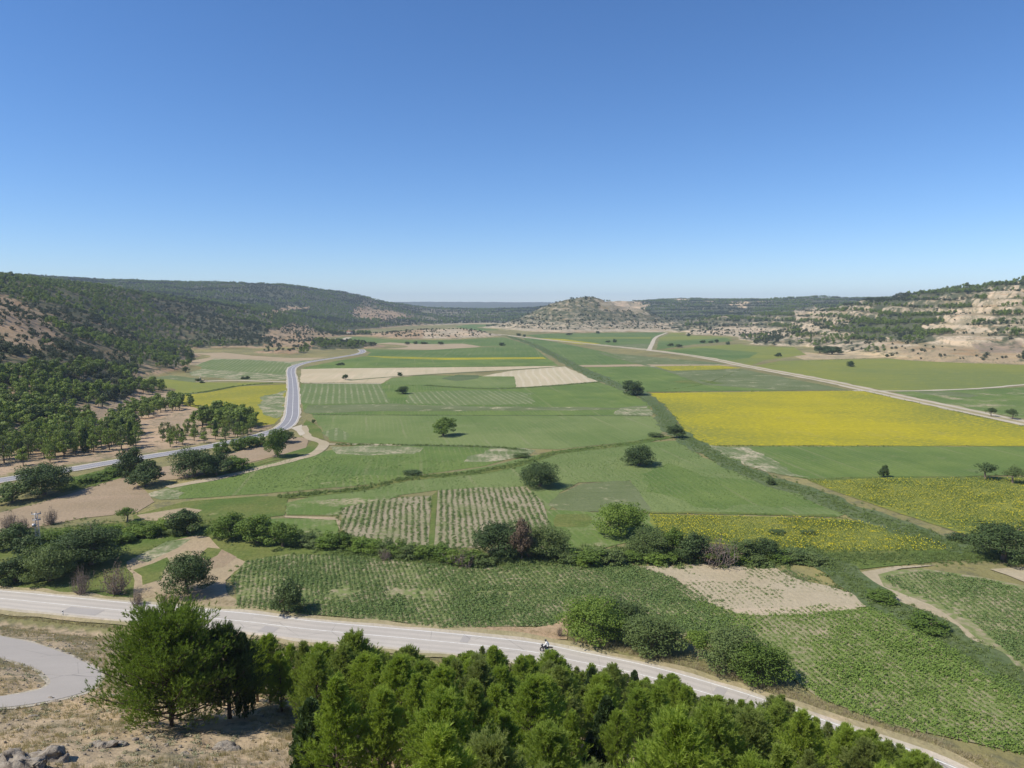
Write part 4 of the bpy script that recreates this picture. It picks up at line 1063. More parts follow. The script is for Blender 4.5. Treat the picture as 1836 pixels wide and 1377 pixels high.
# ------------------------------------------------------------------ scatter (uncountable cover only)
HID = {}
def templates(name, meshes):
    c = bpy.data.collections.new(name)
    for i, m in enumerate(meshes):
        c.objects.link(bpy.data.objects.new('%s_piece' % name, m))
    return c, len(meshes)
def scatter(name, P, tm, smin, smax, label, cat, tilt=0.12, seed=1, scl=None, nonz=1.0):
    coll, k = tm
    r = np.random.default_rng(seed); n = len(P)
    if n == 0: return None
    s = r.uniform(smin, smax, n) if scl is None else scl * r.uniform(smin, smax, n)
    rot = np.stack([r.normal(0, tilt, n), r.normal(0, tilt, n), r.uniform(0, 6.28, n)], -1)
    me = np_mesh(name, P, [], None, False, {'scl': ('FLOAT', s), 'rot': ('FLOAT_VECTOR', rot), 'idx': ('INT', r.integers(0, k, n))})
    o = tag(link(bpy.data.objects.new(name, me)), label, cat, kind='stuff')
    ng = bpy.data.node_groups.new(name + '_spread', 'GeometryNodeTree')
    ng.interface.new_socket('Geometry', in_out='INPUT', socket_type='NodeSocketGeometry')
    ng.interface.new_socket('Geometry', in_out='OUTPUT', socket_type='NodeSocketGeometry')
    q = N(ng)
    gi, go = q.n('NodeGroupInput'), q.n('NodeGroupOutput')
    ci = q.n('GeometryNodeCollectionInfo'); ci.inputs['Collection'].default_value = coll
    ci.inputs['Separate Children'].default_value = True; ci.inputs['Reset Children'].default_value = True
    ip = q.n('GeometryNodeInstanceOnPoints'); ip.inputs['Pick Instance'].default_value = True
    def na(nm, t):
        a = q.n('GeometryNodeInputNamedAttribute', data_type=t); a.inputs['Name'].default_value = nm; return a.outputs['Attribute']
    ng.links.new(gi.outputs[0], ip.inputs['Points']); ng.links.new(ci.outputs[0], ip.inputs['Instance'])
    ng.links.new(na('idx', 'INT'), ip.inputs['Instance Index']); ng.links.new(na('rot', 'FLOAT_VECTOR'), ip.inputs['Rotation'])
    ng.links.new(na('scl', 'FLOAT'), ip.inputs['Scale']); ng.links.new(ip.outputs[0], go.inputs[0])
    md = o.modifiers.new('spread', 'NODES'); md.node_group = ng
    return o
def leafy(seed, n, R0, Hh, leaf, mat, tint=(0, .9), up=0.3):
    r = np.random.default_rng(seed); mb = MB()
    d = rdir(n, r); d[:, 2] = np.abs(d[:, 2])
    C = d * np.array([R0, R0, Hh]) * r.uniform(0.35, 1.0, n)[:, None]; C[:, 2] = np.maximum(C[:, 2], .04)
    nr = d * .6 + np.array([0, 0, up]) + rdir(n, r) * .5; nr /= np.linalg.norm(nr, axis=1, keepdims=True)
    u = np.cross(nr, rdir(n, r)); u /= np.linalg.norm(u, axis=1, keepdims=True)
    mb.quads(C, u * leaf, np.cross(nr, u) * leaf, r.uniform(tint[0], tint[1], n))
    return mb
def grass(seed, n, hmin, hmax, spread, mat, wid=0.014):
    r = np.random.default_rng(seed); mb = MB()
    C = np.column_stack([r.normal(0, spread, (n, 2)), np.full(n, -0.03)])
    D = np.column_stack([r.normal(0, .28, (n, 2)), np.ones(n)]) * r.uniform(hmin, hmax, n)[:, None]
    w = np.cross(D, rdir(n, r)); w /= np.linalg.norm(w, axis=1, keepdims=True)
    mb.tris(C, D, w * wid, r.uniform(0, .9, n)); return mb.mesh('grass', mat)
def sunflower(seed, heads=1):
    r = np.random.default_rng(seed)
    mb = leafy(seed, 9, .30, .62, .13, L_flow, (0, .85))
    a = np.arange(7) * 2 * math.pi / 7
    tilt = np.array([[1, 0, 0], [0, .75, .66], [0, -.66, .75]])
    for _ in range(heads):
        rad = 0.125 if heads == 1 else .26
        ring = np.column_stack([np.cos(a) * rad, np.sin(a) * rad, np.zeros(7)]) @ tilt.T + np.array([0, 0, .78])
        mb.add(ring, [np.arange(7)[None]], 1.0)
    mb.tube([(0, 0, -.02), (0, 0, .76)], [.018, .014], 3, a=.3, cap=False)
    return mb.mesh('sunflower', L_flow2 if heads == 2 or seed == 8 else L_flow)
TB = templates('bean_plant', [leafy(s, 22, .30, .34, .07, None).mesh('bean', L_crop) for s in (1, 2, 3)])
TB2 = templates('bean_plant_bright', [leafy(s, 22, .30, .32, .07, None).mesh('bean', L_crop2) for s in (4, 5, 6)])
TS = templates('sunflower', [sunflower(1), sunflower(2, 0), sunflower(3), sunflower(4)])
TSY = templates('sunflower_full', [sunflower(s, 2) for s in (5, 6, 7)] + [sunflower(8, 0)])
TG = templates('straw_tuft', [grass(s, 22, .14, .42, .12, L_straw) for s in (1, 2, 3)])
TH = templates('herb_cushion', [leafy(s, 40, .30, .22, .05, None).mesh('herb', L_herb) for s in (7, 8)])
TW = templates('weed', [leafy(s, 34, .55, .55, .12, None).mesh('weed', L_weed) for s in (9, 10, 11)] + [grass(s, 26, .3, .8, .22, L_weed, .03) for s in (4, 5)])
def stone(seed, sub=2):
    r = np.random.default_rng(seed)
    import bmesh
    bm = bmesh.new(); bmesh.ops.create_icosphere(bm, subdivisions=sub, radius=0.5)
    k = rdir(9, r); o = r.uniform(.30, .44, 9)
    for v in bm.verts:
        c = np.array(v.co)
        for kk, oo in zip(k, o):
            dt = c @ kk
            if dt > oo: c = c - kk * (dt - oo)
        v.co = c * np.array([1.25, 1, .75])
    V = np.array([v.co for v in bm.verts]); Fc = np.array([[v.index for v in f.verts] for f in bm.faces]); bm.free()
    return V, Fc
def rock_mat(name, a, b):
    m, nt, bs = new_mat(name); q = N(nt); oc = q.n('ShaderNodeTexCoord').outputs['Object']
    n1 = q.noise(oc, 2.5, 6, .65)
    c = q.mix(q.remap(n1, .35, .65), a, b)
    c = q.mix(q.remap(q.noise(oc, 7, 4), .55, .7, 0, .6), c, (0.42, 0.40, 0.33))
    q.put(bs.inputs['Base Color'], c); matte(bs, .92, .15); q.bump(bs, q.noise(oc, 6, 6, .7), 0.9, .12)
    return m
M_rock = rock_mat('limestone_grey', (0.34, 0.30, 0.25), (0.18, 0.15, 0.12))
M_rock2 = rock_mat('limestone_tan', (0.52, 0.43, 0.31), (0.38, 0.31, 0.22))
TR = templates('stone', [np_mesh('stone', *(lambda vf: (vf[0] + np.array([0, 0, .12]), [vf[1]]))(stone(s)), M_rock if s % 2 else M_rock2) for s in (1, 2, 3, 4)])
TF = templates('hill_pine', [simple_tree(s, 230, 'pine').mesh('hill_pine', L_pine2) for s in (1, 2, 3, 4)])
TFO = templates('hill_oak', [simple_tree(s, 200, 'oak').mesh('hill_oak', L_ever) for s in (5, 6, 7)])
TFB = templates('hill_shrub', [simple_tree(s, 90, 'bush').mesh('hill_shrub', L_ever) for s in (8, 9, 10)])
TMP = templates('far_pine', [simple_tree(s, 420, 'pine').mesh('far_pine', L_pine2) for s in (12, 13, 14)])

# ------------------------------------------------------------------ woods on the hills
def wood():
    r = np.random.default_rng(99)
    pines, oaks, shrubs, psc, osc, ssc = [], [], [], [], [], []
    for r0, r1, spc in ((300, 700, 4.3), (700, 1250, 5.4), (1250, 3300, 8.2)):
        area = 0.5 * (r1 * r1 - r0 * r0) * R(84)
        n = int(area / spc ** 2)
        d = np.sqrt(r.uniform(r0 * r0, r1 * r1, n)); a = r.uniform(-R(42), R(42), n)
        x, y = d * np.sin(a), d * np.cos(a)
        z, fr = terrain(x, y, True)
        k = z > 0.9
        x, y, z, d, fr = x[k], y[k], z[k], d[k], fr[k]
        px, py = proj(x, y, z)
        dn = dens(px, py, d, z)
        cl = fbm(x / 40, y / 40, 4, 77) * 0.7 + fbm(x / 9, y / 9, 2, 78) * 0.3
        bench = np.where(fr >= 0, np.where((fr > .05) & (fr < .62), 1.3, .45), 1.0)
        dn = np.where((px > 860) & (dn < .8), dn * bench, dn)
        pr = np.clip(dn + (cl - 0.5) * 2.2 * np.where(dn > .9, .1, np.where(dn > .75, .5, 1)), 0, 1) * (dn > 0.01)
        keep = r.random(len(x)) < pr ** 1.3
        x, y, z, d, dn, px, cl = x[keep], y[keep], z[keep], d[keep], dn[keep], px[keep], cl[keep]
        big = (dn > 0.58) & ~((px > 870) & (px < 1230) & (d > 1150) & (d < 1800))
        pine = big & (fbm(x / 90, y / 90, 3, 55) > np.where(px < 760, 0.47, 0.5))
        up = 1.25 if r0 > 1000 else 1.0
        P = np.column_stack([x, y, z - .1])
        h = r.uniform(3.6, 6.4, len(x)) * up
        pines.append(P[pine]); psc.append(h[pine])
        o = big & ~pine
        oaks.append(P[o]); osc.append(h[o] * .72)
        shrubs.append(P[~big]); ssc.append(r.uniform(1.5, 4.0, (~big).sum()) * up)
    f = np.vstack; g = np.concatenate
    scatter('pine_wood', f(pines), TF, .85, 1.15, 'green pine woods covering the hillsides around the valley', 'woodland', .04, 1, g(psc))
    scatter('oak_wood', f(oaks), TFO, .85, 1.15, 'dark evergreen oak woods mixed over the valley hillsides', 'woodland', .06, 2, g(osc))
    scatter('hill_scrub', f(shrubs), TFB, .8, 1.2, 'dark shrubs dotted over the bare tan rocky hillsides', 'scrub', .08, 3, g(ssc))
wood()

# ------------------------------------------------------------------ pines of the plantation across the valley road
def dart(poly, n, mind, seed, flat=False):
    """random feet inside a photo polygon, kept apart on the ground"""
    r = np.random.default_rng(seed); poly = np.array(poly, float)
    lo, hi = poly.min(0), poly.max(0)
    c = r.uniform(lo, hi, (n * 14, 2)); c = c[pip(c[:, 0], c[:, 1], poly)]
    w = hit(c[:, 0], c[:, 1]) if not flat else np.column_stack([G(c[:, 0], c[:, 1]), np.zeros(len(c))])
    out = []
    for p in w:
        if all((p[0] - q[0]) ** 2 + (p[1] - q[1]) ** 2 > mind ** 2 for q in out):
            out.append(p)
            if len(out) >= n: break
    return out
BANDS = [([(-25, 840), (-25, 772), (60, 772), (140, 775), (235, 785), (248, 803), (150, 816), (60, 838)], 62, 2.6, 6.2),
         ([(-25, 768), (-25, 728), (60, 728), (120, 742), (172, 756), (165, 768), (80, 764)], 38, 2.8, 6.0),
         ([(188, 775), (212, 752), (262, 772), (258, 792), (200, 802)], 14, 2.6, 6.0),
         ([(265, 792), (300, 778), (400, 770), (462, 766), (450, 786), (380, 794), (300, 803)], 24, 3.4, 4.6),
         ([(345, 765), (380, 748), (430, 750), (462, 766), (400, 770)], 26, 2.6, 6.0),
         ([(215, 742), (300, 718), (352, 722), (340, 735), (260, 750), (220, 760)], 30, 3.0, 5.2),
         ([(-25, 712), (60, 702), (150, 702), (205, 694), (290, 692), (302, 708), (200, 710), (120, 722), (-25, 726)], 56, 3.2, 6.4),
         ([(-25, 676), (60, 664), (180, 656), (186, 670), (100, 690), (-25, 700)], 60, 3.4, 6.6),
         ([(225, 652), (290, 640), (345, 650), (340, 660), (240, 660)], 14, 5.0, 6.5)]
near_ind, rest = [], []
for b, (poly, n, md, hh) in enumerate(BANDS):
    for p in dart(poly, int(n * (1.5 if b < 6 else 1.0)), md * (.85 if b < 6 else 1.05), 200 + b):
        near_ind.append((p, hh * (1.08 if b < 6 else .9), b))
near_ind.sort(key=lambda t: t[0][0] ** 2 + t[0][1] ** 2)
near_ind, rest = near_ind[:110], near_ind[110:]
BL = ['pine in the lowest band right above the grey road', 'pine in the second band up the bank above the grey road', 'pine in the small clump beside the bare pink ground', 'small pine spaced out along the cutting of the grey road',
      'pine in the tight grove beside the left sunflower field', 'pine on the terrace edge above the bare pink terrace', 'pine in the third band up the bank', 'pine in the highest band of the bank', 'pine at the left field corner']
for i, (p, hh, bi) in enumerate(near_ind):
    h = hh * random.uniform(0.75, 1.2)
    if i % 13 == 5:
        plant('cypress_tree', T_cyp[i % 2], p[0], p[1], p[2], h * 1.0, h * 1.05, 'slim cypress by a ' + BL[bi], 'cypress', 'cypresses of bank band %d' % bi)
    else:
        plant('pine_tree', T_mid[i % 5], p[0], p[1], p[2], h * random.uniform(.85, 1.1), h, 'bushy young ' + BL[bi], 'pine', 'pines of bank band %d' % bi)
if rest:
    scatter('pine_wood', np.array([p for p, h, b in rest]) - np.array([0, 0, .1]), TMP, .8, 1.2, 'young pines in bands higher up the left plantation slope', 'woodland', .03, 5, np.array([h for p, h, b in rest]))

# ------------------------------------------------------------------ the near slope: big pine, cypresses and plantation
def on_land(cx, by, ty, wpx): return size_at(cx, by, ty, wpx, False)
T_hero = pine_near(107, H=7.0, RAD=4.7, start=.07, dense=2.7, top_round=.45, lift=.0, skirt=.72)
x, y, z, w, h = on_land(308, 1302, 1094, 265)
plant('pine_tree', T_hero, x, y, z, h / 7.0 * .86, h / 7.0 * .87, 'large spreading pine beside the hairpin bend of the lane', 'pine', leaf=L_pine3, rot=.6)
L_dkpine = leaf_mat('dark_pine_needles', (0.06, 0.10, 0.030), (0.12, 0.175, 0.045), None, 0.25)
x, y, z, w, h = on_land(412, 1288, 1130, 66)
plant('pine_tree', T_pine[2], x, y, z, h / 6.0 * 1.15, h / 6.0, 'dark green pine close behind the large spreading pine', 'pine', leaf=L_dkpine, rot=1.0)
x, y, z, w, h = on_land(440, 1285, 1136, 66)
plant('cypress_tree', T_cyp[0], x, y, z, h * .75, h, 'slim dark cypress beside the dark green pine', 'cypress', rot=1.0)
x, y, z, w, h = on_land(556, 1420, 1262, 70)
plant('cypress_tree', T_cypbig[1], x, y, z, h * 1.3, h, 'dark cypress at the edge of the pine plantation above the stony slope', 'cypress', rot=2.0)
SIL = np.array([(440, 1120), (485, 1130), (545, 1138), (600, 1165), (640, 1128), (690, 1165), (735, 1152), (780, 1176), (830, 1160), (885, 1150), (935, 1166), (985, 1166), (1040, 1192), (1095, 1188), (1150, 1215), (1200, 1205), (1260, 1236), (1330, 1252), (1400, 1240), (1450, 1278), (1520, 1290), (1600, 1318), (1660, 1350), (1720, 1400), (1830, 1440)], float)
fore = []
r = np.random.default_rng(404)
for cx, by, ty in ((485, 1262, 1130), (548, 1268, 1140), (640, 1290, 1128), (735, 1270, 1150), (888, 1262, 1149), (520, 1250, 1150), (462, 1258, 1142), (505, 1275, 1160), (575, 1285, 1150), (600, 1262, 1165), (560, 1300, 1175), (615, 1300, 1150), (470, 1240, 1150), (800, 1290, 1172), (985, 1270, 1162), (1095, 1290, 1186), (1400, 1330, 1238), (1330, 1325, 1250)):
    x, y, z, w, h = on_land(cx, by, ty, 80)
    fore.append((x, y, z, min(max(h, 3.5), 8.0)))
for cx in range(1010, 1730, 25):
    ty = np.interp(cx, SIL[:, 0], SIL[:, 1]) + r.uniform(-4, 10)
    for back in (7.5, 9.5, 12, 15):
        x = 0.0
        for _ in range(6):                                            # walk to the foot that stands 'back' metres uphill of the road
            yy = np.interp(x, ROADW[:, 0], ROADW[:, 1]) - back - 1.5 * r.random() * (_ == 5)
            zt = T1(x, yy); fz = (yy * CP_ - (zt + 3 - CAM_H) * SP_); x = (cx - 918) / F * fz
        dx, dy, dz = ray(cx, ty); h = CAM_H + dz * (yy / dy) - zt
        if h > 3.2: break
    if any((x - q[0]) ** 2 + (yy - q[1]) ** 2 < 1.5 ** 2 for q in fore): continue
    if 2.8 < h < 6.8: fore.append((x, yy, zt, h))
cand = np.column_stack([r.uniform(-16, 50, 5000), r.uniform(17, 88, 5000)])
cz = terrain(cand[:, 0], cand[:, 1])
for (x, y), z in zip(cand, cz):
    yr = np.interp(x, ROADW[:, 0], ROADW[:, 1])
    if y > yr - 6.5: continue
    px, py = proj(x, y, z)
    if px < 548 + max(0, (1290 - py)) * -0.9 + max(0, (py - 1330)) * .25 or px > 1900: continue
    if px < 560 and py > 1275: continue
    if py > 1700: continue
    if any((x - q[0]) ** 2 + (y - q[1]) ** 2 < 1.95 ** 2 for q in fore): continue
    h = r.choice([r.uniform(3.6, 5.2), r.uniform(5.0, 7.6)])
    ty = np.interp(px, SIL[:, 0], SIL[:, 1]) + r.uniform(0, 20)
    dx, dy, dz = ray(px, ty)
    hmax = CAM_H + dz * (y / dy) - z
    h = min(h, hmax)
    if h < 2.4: continue
    fore.append((x, y, z, h))
fore = [f for f in fore if proj(f[0], f[1], f[2] + f[3])[1] < 1400]
print('FORE', len(fore))
fore = fore[:215]
for i, (x, y, z, h) in enumerate(fore):
    if i in (23, 47, 71):
        plant('cypress_tree', T_cypbig[i % 2], x, y, z, h * 1.1, h, 'narrow dark cypress standing inside the plantation below the pale road', 'cypress', 'cypresses inside the roadside plantation'); continue
    s = h / 6.6
    yr = np.interp(x, ROADW[:, 0], ROADW[:, 1])
    if y > yr - 12: lb, gp = 'young pine on the lower rim of the plantation right against the pale road', 'pines against the pale road'
    elif x < -7: lb, gp = 'young pine on the plantation side facing the large spreading pine', 'pines facing the large pine'
    elif y < 36: lb, gp = 'young pine at the uphill end of the plantation farthest from the pale road', 'pines at the uphill end'
    else:
        sz = 'tall' if h > 6 else 'short' if h < 4.6 else 'middling'
        lb, gp = sz + ' young pine deep inside the plantation below the pale road', sz + ' pines inside the plantation'
    plant('pine_tree', T_pine[i % 6], x, y, z, max(s, .6) * random.uniform(.95, 1.2), s, lb, 'pine', gp)

# ------------------------------------------------------------------ single trees and bushes of the valley
D, M, Lt, Gy, Dr = L_dark, L_mid, L_lite, L_grey, L_dry
def tree(cx, by, ty, w, label, kind='broad', leaf=None, cat='tree', name='oak_tree', group=None, flat=True):
    x, y, z, ww, h = size_at(cx, by, ty, w, flat)
    if kind in ('broad', 'big', 'bush'):
        y2 = y + (0.48 if kind == 'big' else .36) * ww; x = x * y2 / y; y = y2; z = T1(x, y); ww = w / F * (y * CP_ - (z - CAM_H) * SP_)
        dx, dy, dz = ray(cx, ty); h = CAM_H + dz * (y / dy) - z
        h *= 1.08
        if kind != 'bush' and y < 260: h = max(h, ww * .78)
    i = int(cx * 7 + by) 
    tm = {'broad': T_broad, 'big': T_big, 'open': T_open, 'bush': T_bush, 'dead': T_dead, 'pine': T_mid, 'cyp': T_cyp}[kind]
    return plant(name, tm[i % len(tm)], x, y, z, ww / .86 if kind not in ('cyp',) else ww / .28, h, label, cat, group, leaf)
tree(795, 784, 757, 45, 'round yellow-green bushy tree alone in the pale green field beside the road bend', leaf=M)
tree(968, 880, 829, 62, 'large round dark tree at the upper corner of the striped bean plots', 'big', D)
tree(1146, 840, 800, 52, 'round dark tree in the green field just left of the stream', 'big', D)
tree(1134, 710, 682, 35, 'dark tree on the stream bank at the corner of the big sunflower field', leaf=D)
tree(1213, 788, 762, 33, 'tree on the stream bank where the ditch joins the stream', leaf=D)
tree(722, 707, 693, 21, 'small dark tree in the striped green field below the stubble', leaf=D)
tree(619, 681, 671, 11, 'small dark tree on the edge of the pale stubble beside the road', leaf=D)
tree(717, 674, 667, 9, 'tiny shrub on the ditch line crossing the pale stubble', 'bush', D, 'bush', 'bush')
tree(1584, 857, 833, 16, 'slender dark tree on the margin between the green crop and the sunflowers', leaf=D)
tree(1382, 871, 855, 13, 'small dark bush on the bank of the stream below the stony patch', 'bush', D, 'bush', 'bush')
tree(1767, 859, 828, 38, 'small tree with dark spreading crown at the sunflower field corner', 'open', D)
tree(1816, 867, 834, 38, 'thin greyish tree with see-through crown at the sunflower field corner', 'open', Gy)
tree(1777, 747, 729, 17, 'small dark tree beside the gravel track above the big sunflower field', 'open', D, group='two trees by the track')
tree(1815, 752, 732, 23, 'small broad dark tree at the edge of the gravel track, the wider of two', 'open', D)
tree(1525, 658, 647, 12, 'lone small dark tree in the olive-green field below the rocky hill', leaf=D)
tree(1395, 640, 632, 11, 'lone small round tree in the field above the gravel track', leaf=D)
tree(1797, 1022, 948, 98, 'large dark tree at the end of the stream beside the curved bean field', 'big', D)
tree(497, 822, 770, 36, 'tall tree with bare trunk beside the earth track at the road bend', 'broad', M)
tree(513, 796, 774, 30, 'leafy bush-like tree next to the tall tree at the road bend', 'broad', D)
tree(562, 759, 752, 7, 'tiny bush on the grass wedge beside the road bend', 'bush', D, 'bush', 'bush')
tree(80, 897, 834, 82, 'wide dark oak between the grey road and the ploughed field', 'big', D)
tree(22, 906, 866, 50, 'brownish scrubby bush beside the wide dark oak at the grey road', 'bush', Gy, 'bush', 'bush')
tree(235, 858, 803, 44, 'upright dark tree beside the grey road above the ploughed field', 'broad', D)
tree(262, 876, 826, 56, 'spreading dark tree at the tip of the ploughed field', 'broad', D)
tree(350, 862, 806, 72, 'large dark round tree in the row between the earth strip and the green field', 'big', D)
tree(388, 856, 812, 52, 'dark tree joined to the large round tree by the earth strip', 'broad', D)
tree(425, 846, 818, 50, 'green bushy tree at the end of the row below the earth strip', 'bush', M)
tree(398, 814, 788, 28, 'green bush on the lower verge of the grey road, first of the row', 'bush', M, 'bush', 'bush', 'bushes along the verge of the grey road')
for a, b, c, w in ((428, 808, 783, 28), (448, 804, 782, 30), (466, 800, 778, 26), (160, 868, 850, 60), (205, 856, 838, 50)):
    tree(a, b, c, w, 'leafy green bush on the lower verge of the grey road', 'bush', M, 'bush', 'roadside_bush', 'bushes along the verge of the grey road')
tree(338, 1080, 990, 76, 'single dark oak casting a shadow on bare ground by the pale road', 'big', D)
tree(517, 1107, 1045, 50, 'small upright dark oak on the field edge beside the pale road', 'broad', D)
for a, b, c, w, lb, kd, lf in (
        (28, 1052, 1000, 64, 'low dark tree beside the pale road at the end of the thicket', 'broad', D),
        (92, 1056, 975, 78, 'olive-green tree at the front of the thicket by the pylon', 'big', Gy),
        (165, 1030, 945, 98, 'biggest dark oak of the thicket beside the garden', 'big', D),
        (120, 1030, 968, 70, 'dark oak in the middle of the thicket behind the olive-green tree', 'big', D),
        (30, 992, 945, 62, 'dark bushy tree left of the lattice pylon', 'broad', D),
        (52, 1008, 962, 44, 'dark bush close to the foot of the lattice pylon', 'bush', D),
        (335, 964, 918, 62, 'dark tree in the hedge behind the garden', 'broad', D),
        (228, 936, 908, 34, 'small bright green tree standing in front of the ploughed field', 'open', M),
        (415, 972, 926, 62, 'green leafy tree at the head of the hedge next to the garden', 'broad', M),
        (462, 982, 930, 66, 'broad green tree in the thickest part of the hedge', 'broad', M),
        (508, 988, 938, 58, 'dark green tree where the thick hedge thins out', 'broad', M),
        (895, 1012, 936, 84, 'dark tree left of the withered one in the hedge clump', 'big', D),
        (935, 1012, 932, 40, 'half-withered reddish tree in the middle of the hedge clump', 'broad', Dr),
        (980, 1010, 942, 72, 'green tree right of the withered one in the hedge clump', 'big', Gy),
        (1112, 972, 902, 84, 'tall bright green walnut tree behind the hedge', 'big', Lt),
        (1165, 1008, 948, 66, 'grey-green tree in the hedge below the bright walnut', 'big', Gy),
        (1205, 1004, 946, 40, 'slim green tree in the hedge beside the sunflowers', 'broad', M),
        (1240, 1014, 956, 60, 'dark tree in the hedge facing the bare dirt patch', 'broad', D),
        (1330, 1008, 968, 44, 'green tree behind the dry bush in the hedge', 'broad', Gy),
        (1372, 1007, 969, 48, 'round dark bush closing the row of hedge trees', 'broad', D),
        (1062, 1168, 1085, 102, 'round bright green tree beside the pale road, left of the grey-green one', 'big', Lt),
        (1100, 1128, 1074, 56, 'dark tree peeping out behind the round bright tree by the road', 'broad', D),
        (1137, 1134, 1082, 46, 'narrow dark tree behind the gap between two roadside trees', 'broad', D),
        (1168, 1190, 1104, 92, 'round grey-green tree beside the pale road', 'big', Gy),
        (1252, 1182, 1126, 52, 'thin light green sapling between the roadside trees', 'open', Lt),
        (1312, 1224, 1134, 104, 'wide grey-green tree in the pair at the corner of the bean field', 'big', Gy),
        (1358, 1243, 1150, 92, 'dense vivid green tree in the pair at the corner of the bean field', 'big', M)):
    tree(a, b, c, w, lb, kd, lf)
tree(1662, 1137, 1103, 66, 'low wide dark bush on the stream bank between two bean fields', 'bush', M, 'bush', 'bush')
tree(1580, 1085, 1062, 50, 'low green bush on the stream bank near the bare dirt patch', 'bush', M, 'bush', 'bush')
tree(1393, 960, 951, 27, 'small dark bush among the near sunflowers', 'bush', D, 'bush', 'bush', 'bushes among the near sunflowers')
tree(1448, 960, 951, 27, 'small dark bush among the near sunflowers', 'bush', D, 'bush', 'bush', 'bushes among the near sunflowers')
tree(1440, 1008, 990, 64, 'low dark bush trailing off the end of the hedge', 'bush', Gy, 'bush', 'bush')
tree(1725, 975, 955, 40, 'low dark bush on the stream bank beside the large dark tree', 'bush', D, 'bush', 'bush')
tree(740, 853, 843, 34, 'low dark bush on the ditch below the stony patch', 'bush', D, 'bush', 'bush')
tree(935, 822, 812, 30, 'low bush where the ditch passes the stony patch', 'bush', Gy, 'bush', 'bush')
tree(1175, 785, 776, 26, 'low bush on the ditch close to the stream', 'bush', Gy, 'bush', 'bush')
for a, b, c, w, lb in ((146, 1066, 1010, 34, 'reddish withered shrub in front of the thicket by the road'), (207, 1066, 1005, 54, 'grey and reddish withered shrub at the thicket end'),
                       (247, 1086, 1058, 26, 'small brown dry shrub on the far road verge'), (297, 1088, 1060, 22, 'reddish dry shrub beside the single dark oak'),
                       (830, 1014, 982, 54, 'purplish bare shrub in front of the hedge clump'), (1290, 1014, 958, 70, 'grey dry shrub with bare twigs in the hedge'),
                       (692, 1005, 982, 26, 'small brown withered shrub in the low hedge'), (1004, 1142, 1118, 12, 'little bare shrub at the dirt corner by the road'),
                       (20, 950, 912, 30, 'bare twiggy shrub left of the pylon head'), (42, 950, 922, 20, 'bare thin shrub next to the pylon head'), (92, 940, 905, 24, 'bare tall shrub at the edge of the ploughed field')):
    tree(a, b, c, w, lb, 'dead', None, 'shrub', 'withered_shrub')
tree(617, 978, 952, 18, 'small spiky dark tree at the corner of the striped bean plot', 'broad', D)
# low hedge: bush after bush
rr = np.random.default_rng(5)
hedge = [(a, 968 + (a - 540) * 0.115 + rr.uniform(-3, 3)) for a in range(545, 880, 21)] + [(a, 1004 + rr.uniform(-4, 4)) for a in range(1020, 1110, 20)] + [(a, 950 + rr.uniform(-6, 6)) for a in range(250, 330, 22)] + \
        [(a, 962 + rr.uniform(-8, 10)) for a in range(90, 250, 26)] + [(a, 1000 + rr.uniform(-3, 5)) for a in range(1030, 1470, 36)]
for k, (a, b) in enumerate(hedge):
    lf = int(rr.integers(0, 4))
    sg = 'below the striped bean plots' if a > 530 and a < 900 else 'below the bright walnut tree' if a > 900 and a < 1125 else 'beside the near sunflowers' if a >= 1125 else 'behind the garden' if a >= 240 else 'behind the pylon thicket'
    tree(a, b + 12, b + 12 - rr.uniform(20, 32), rr.uniform(36, 54), 'low %s bush in the hedge %s' % (['fresh green', 'fresh green', 'greyish', 'light green'][lf], sg), 'bush', [M, M, Gy, Lt][lf], 'bush', 'hedge_bush', 'bushes of the hedge ' + sg)
# dots of trees on the far fields
for a, b, c, w, lb in ((340, 651, 632, 16, 'dark tree alone on the tan edge of the left field'), (305, 649, 634, 17, 'dark tree beside the pines at the left field corner'), (333, 668, 657, 12, 'small dark tree below the pines at the left field corner'),
                       (1470, 634, 620, 22, 'dark bushy tree first of the group at the hill foot'), (1492, 636, 621, 30, 'dark bushy tree second of the group at the hill foot'), (1486, 631, 620, 28, 'dark tree behind the group at the hill foot'),
                       (1722, 639, 626, 24, 'green tree on the brown strip below the rocky slope'), (1784, 642, 626, 26, 'broad green tree on the brown strip below the rocky slope'),
                       (1813, 646, 633, 14, 'small tree beside the last broad tree of the brown strip'), (1829, 648, 632, 20, 'last broad tree of the brown strip'),
                       (1645, 622, 612, 14, 'small dark tree between the wood and the brown strip'), (1217, 623, 617, 13, 'small tree in the yellowish field beside the white track'), (1202, 621, 615, 11, 'smaller tree in the yellowish field beside the white track'),
                       (610, 655, 650, 14, 'little tree in the green field beside the grey road'), (630, 622, 612, 22, 'dark tree at the far bend of the grey road'), (615, 620, 613, 20, 'dark bushes at the far bend of the grey road'),
                       (1545, 618, 610, 14, 'small dark tree on the terrace below the wood'), (1570, 632, 622, 16, 'dark tree on the dry strip at the hill foot')):
    tree(a, b, c, w, lb, 'broad', D, flat=True)
for a, b in ((355, 684), (362, 687), (436, 680), (444, 680), (730, 618), (745, 617), (790, 618), (760, 617), (900, 620), (930, 602), (940, 604), (1090, 614), (1102, 614), (1235, 603), (1290, 601), (1305, 602), (1260, 615), (1275, 615), (1285, 615), (1305, 618), (1420, 617), (1020, 601), (1072, 598), (1640, 640), (1660, 640), (1600, 640), (1590, 641), (1755, 640)):
    tree(a, b, b - rr.uniform(4, 7), rr.uniform(6, 12), 'tiny dark bush dotted along a far field edge', 'bush', D, 'bush', 'field_bush', 'tiny bushes on the far field edges')
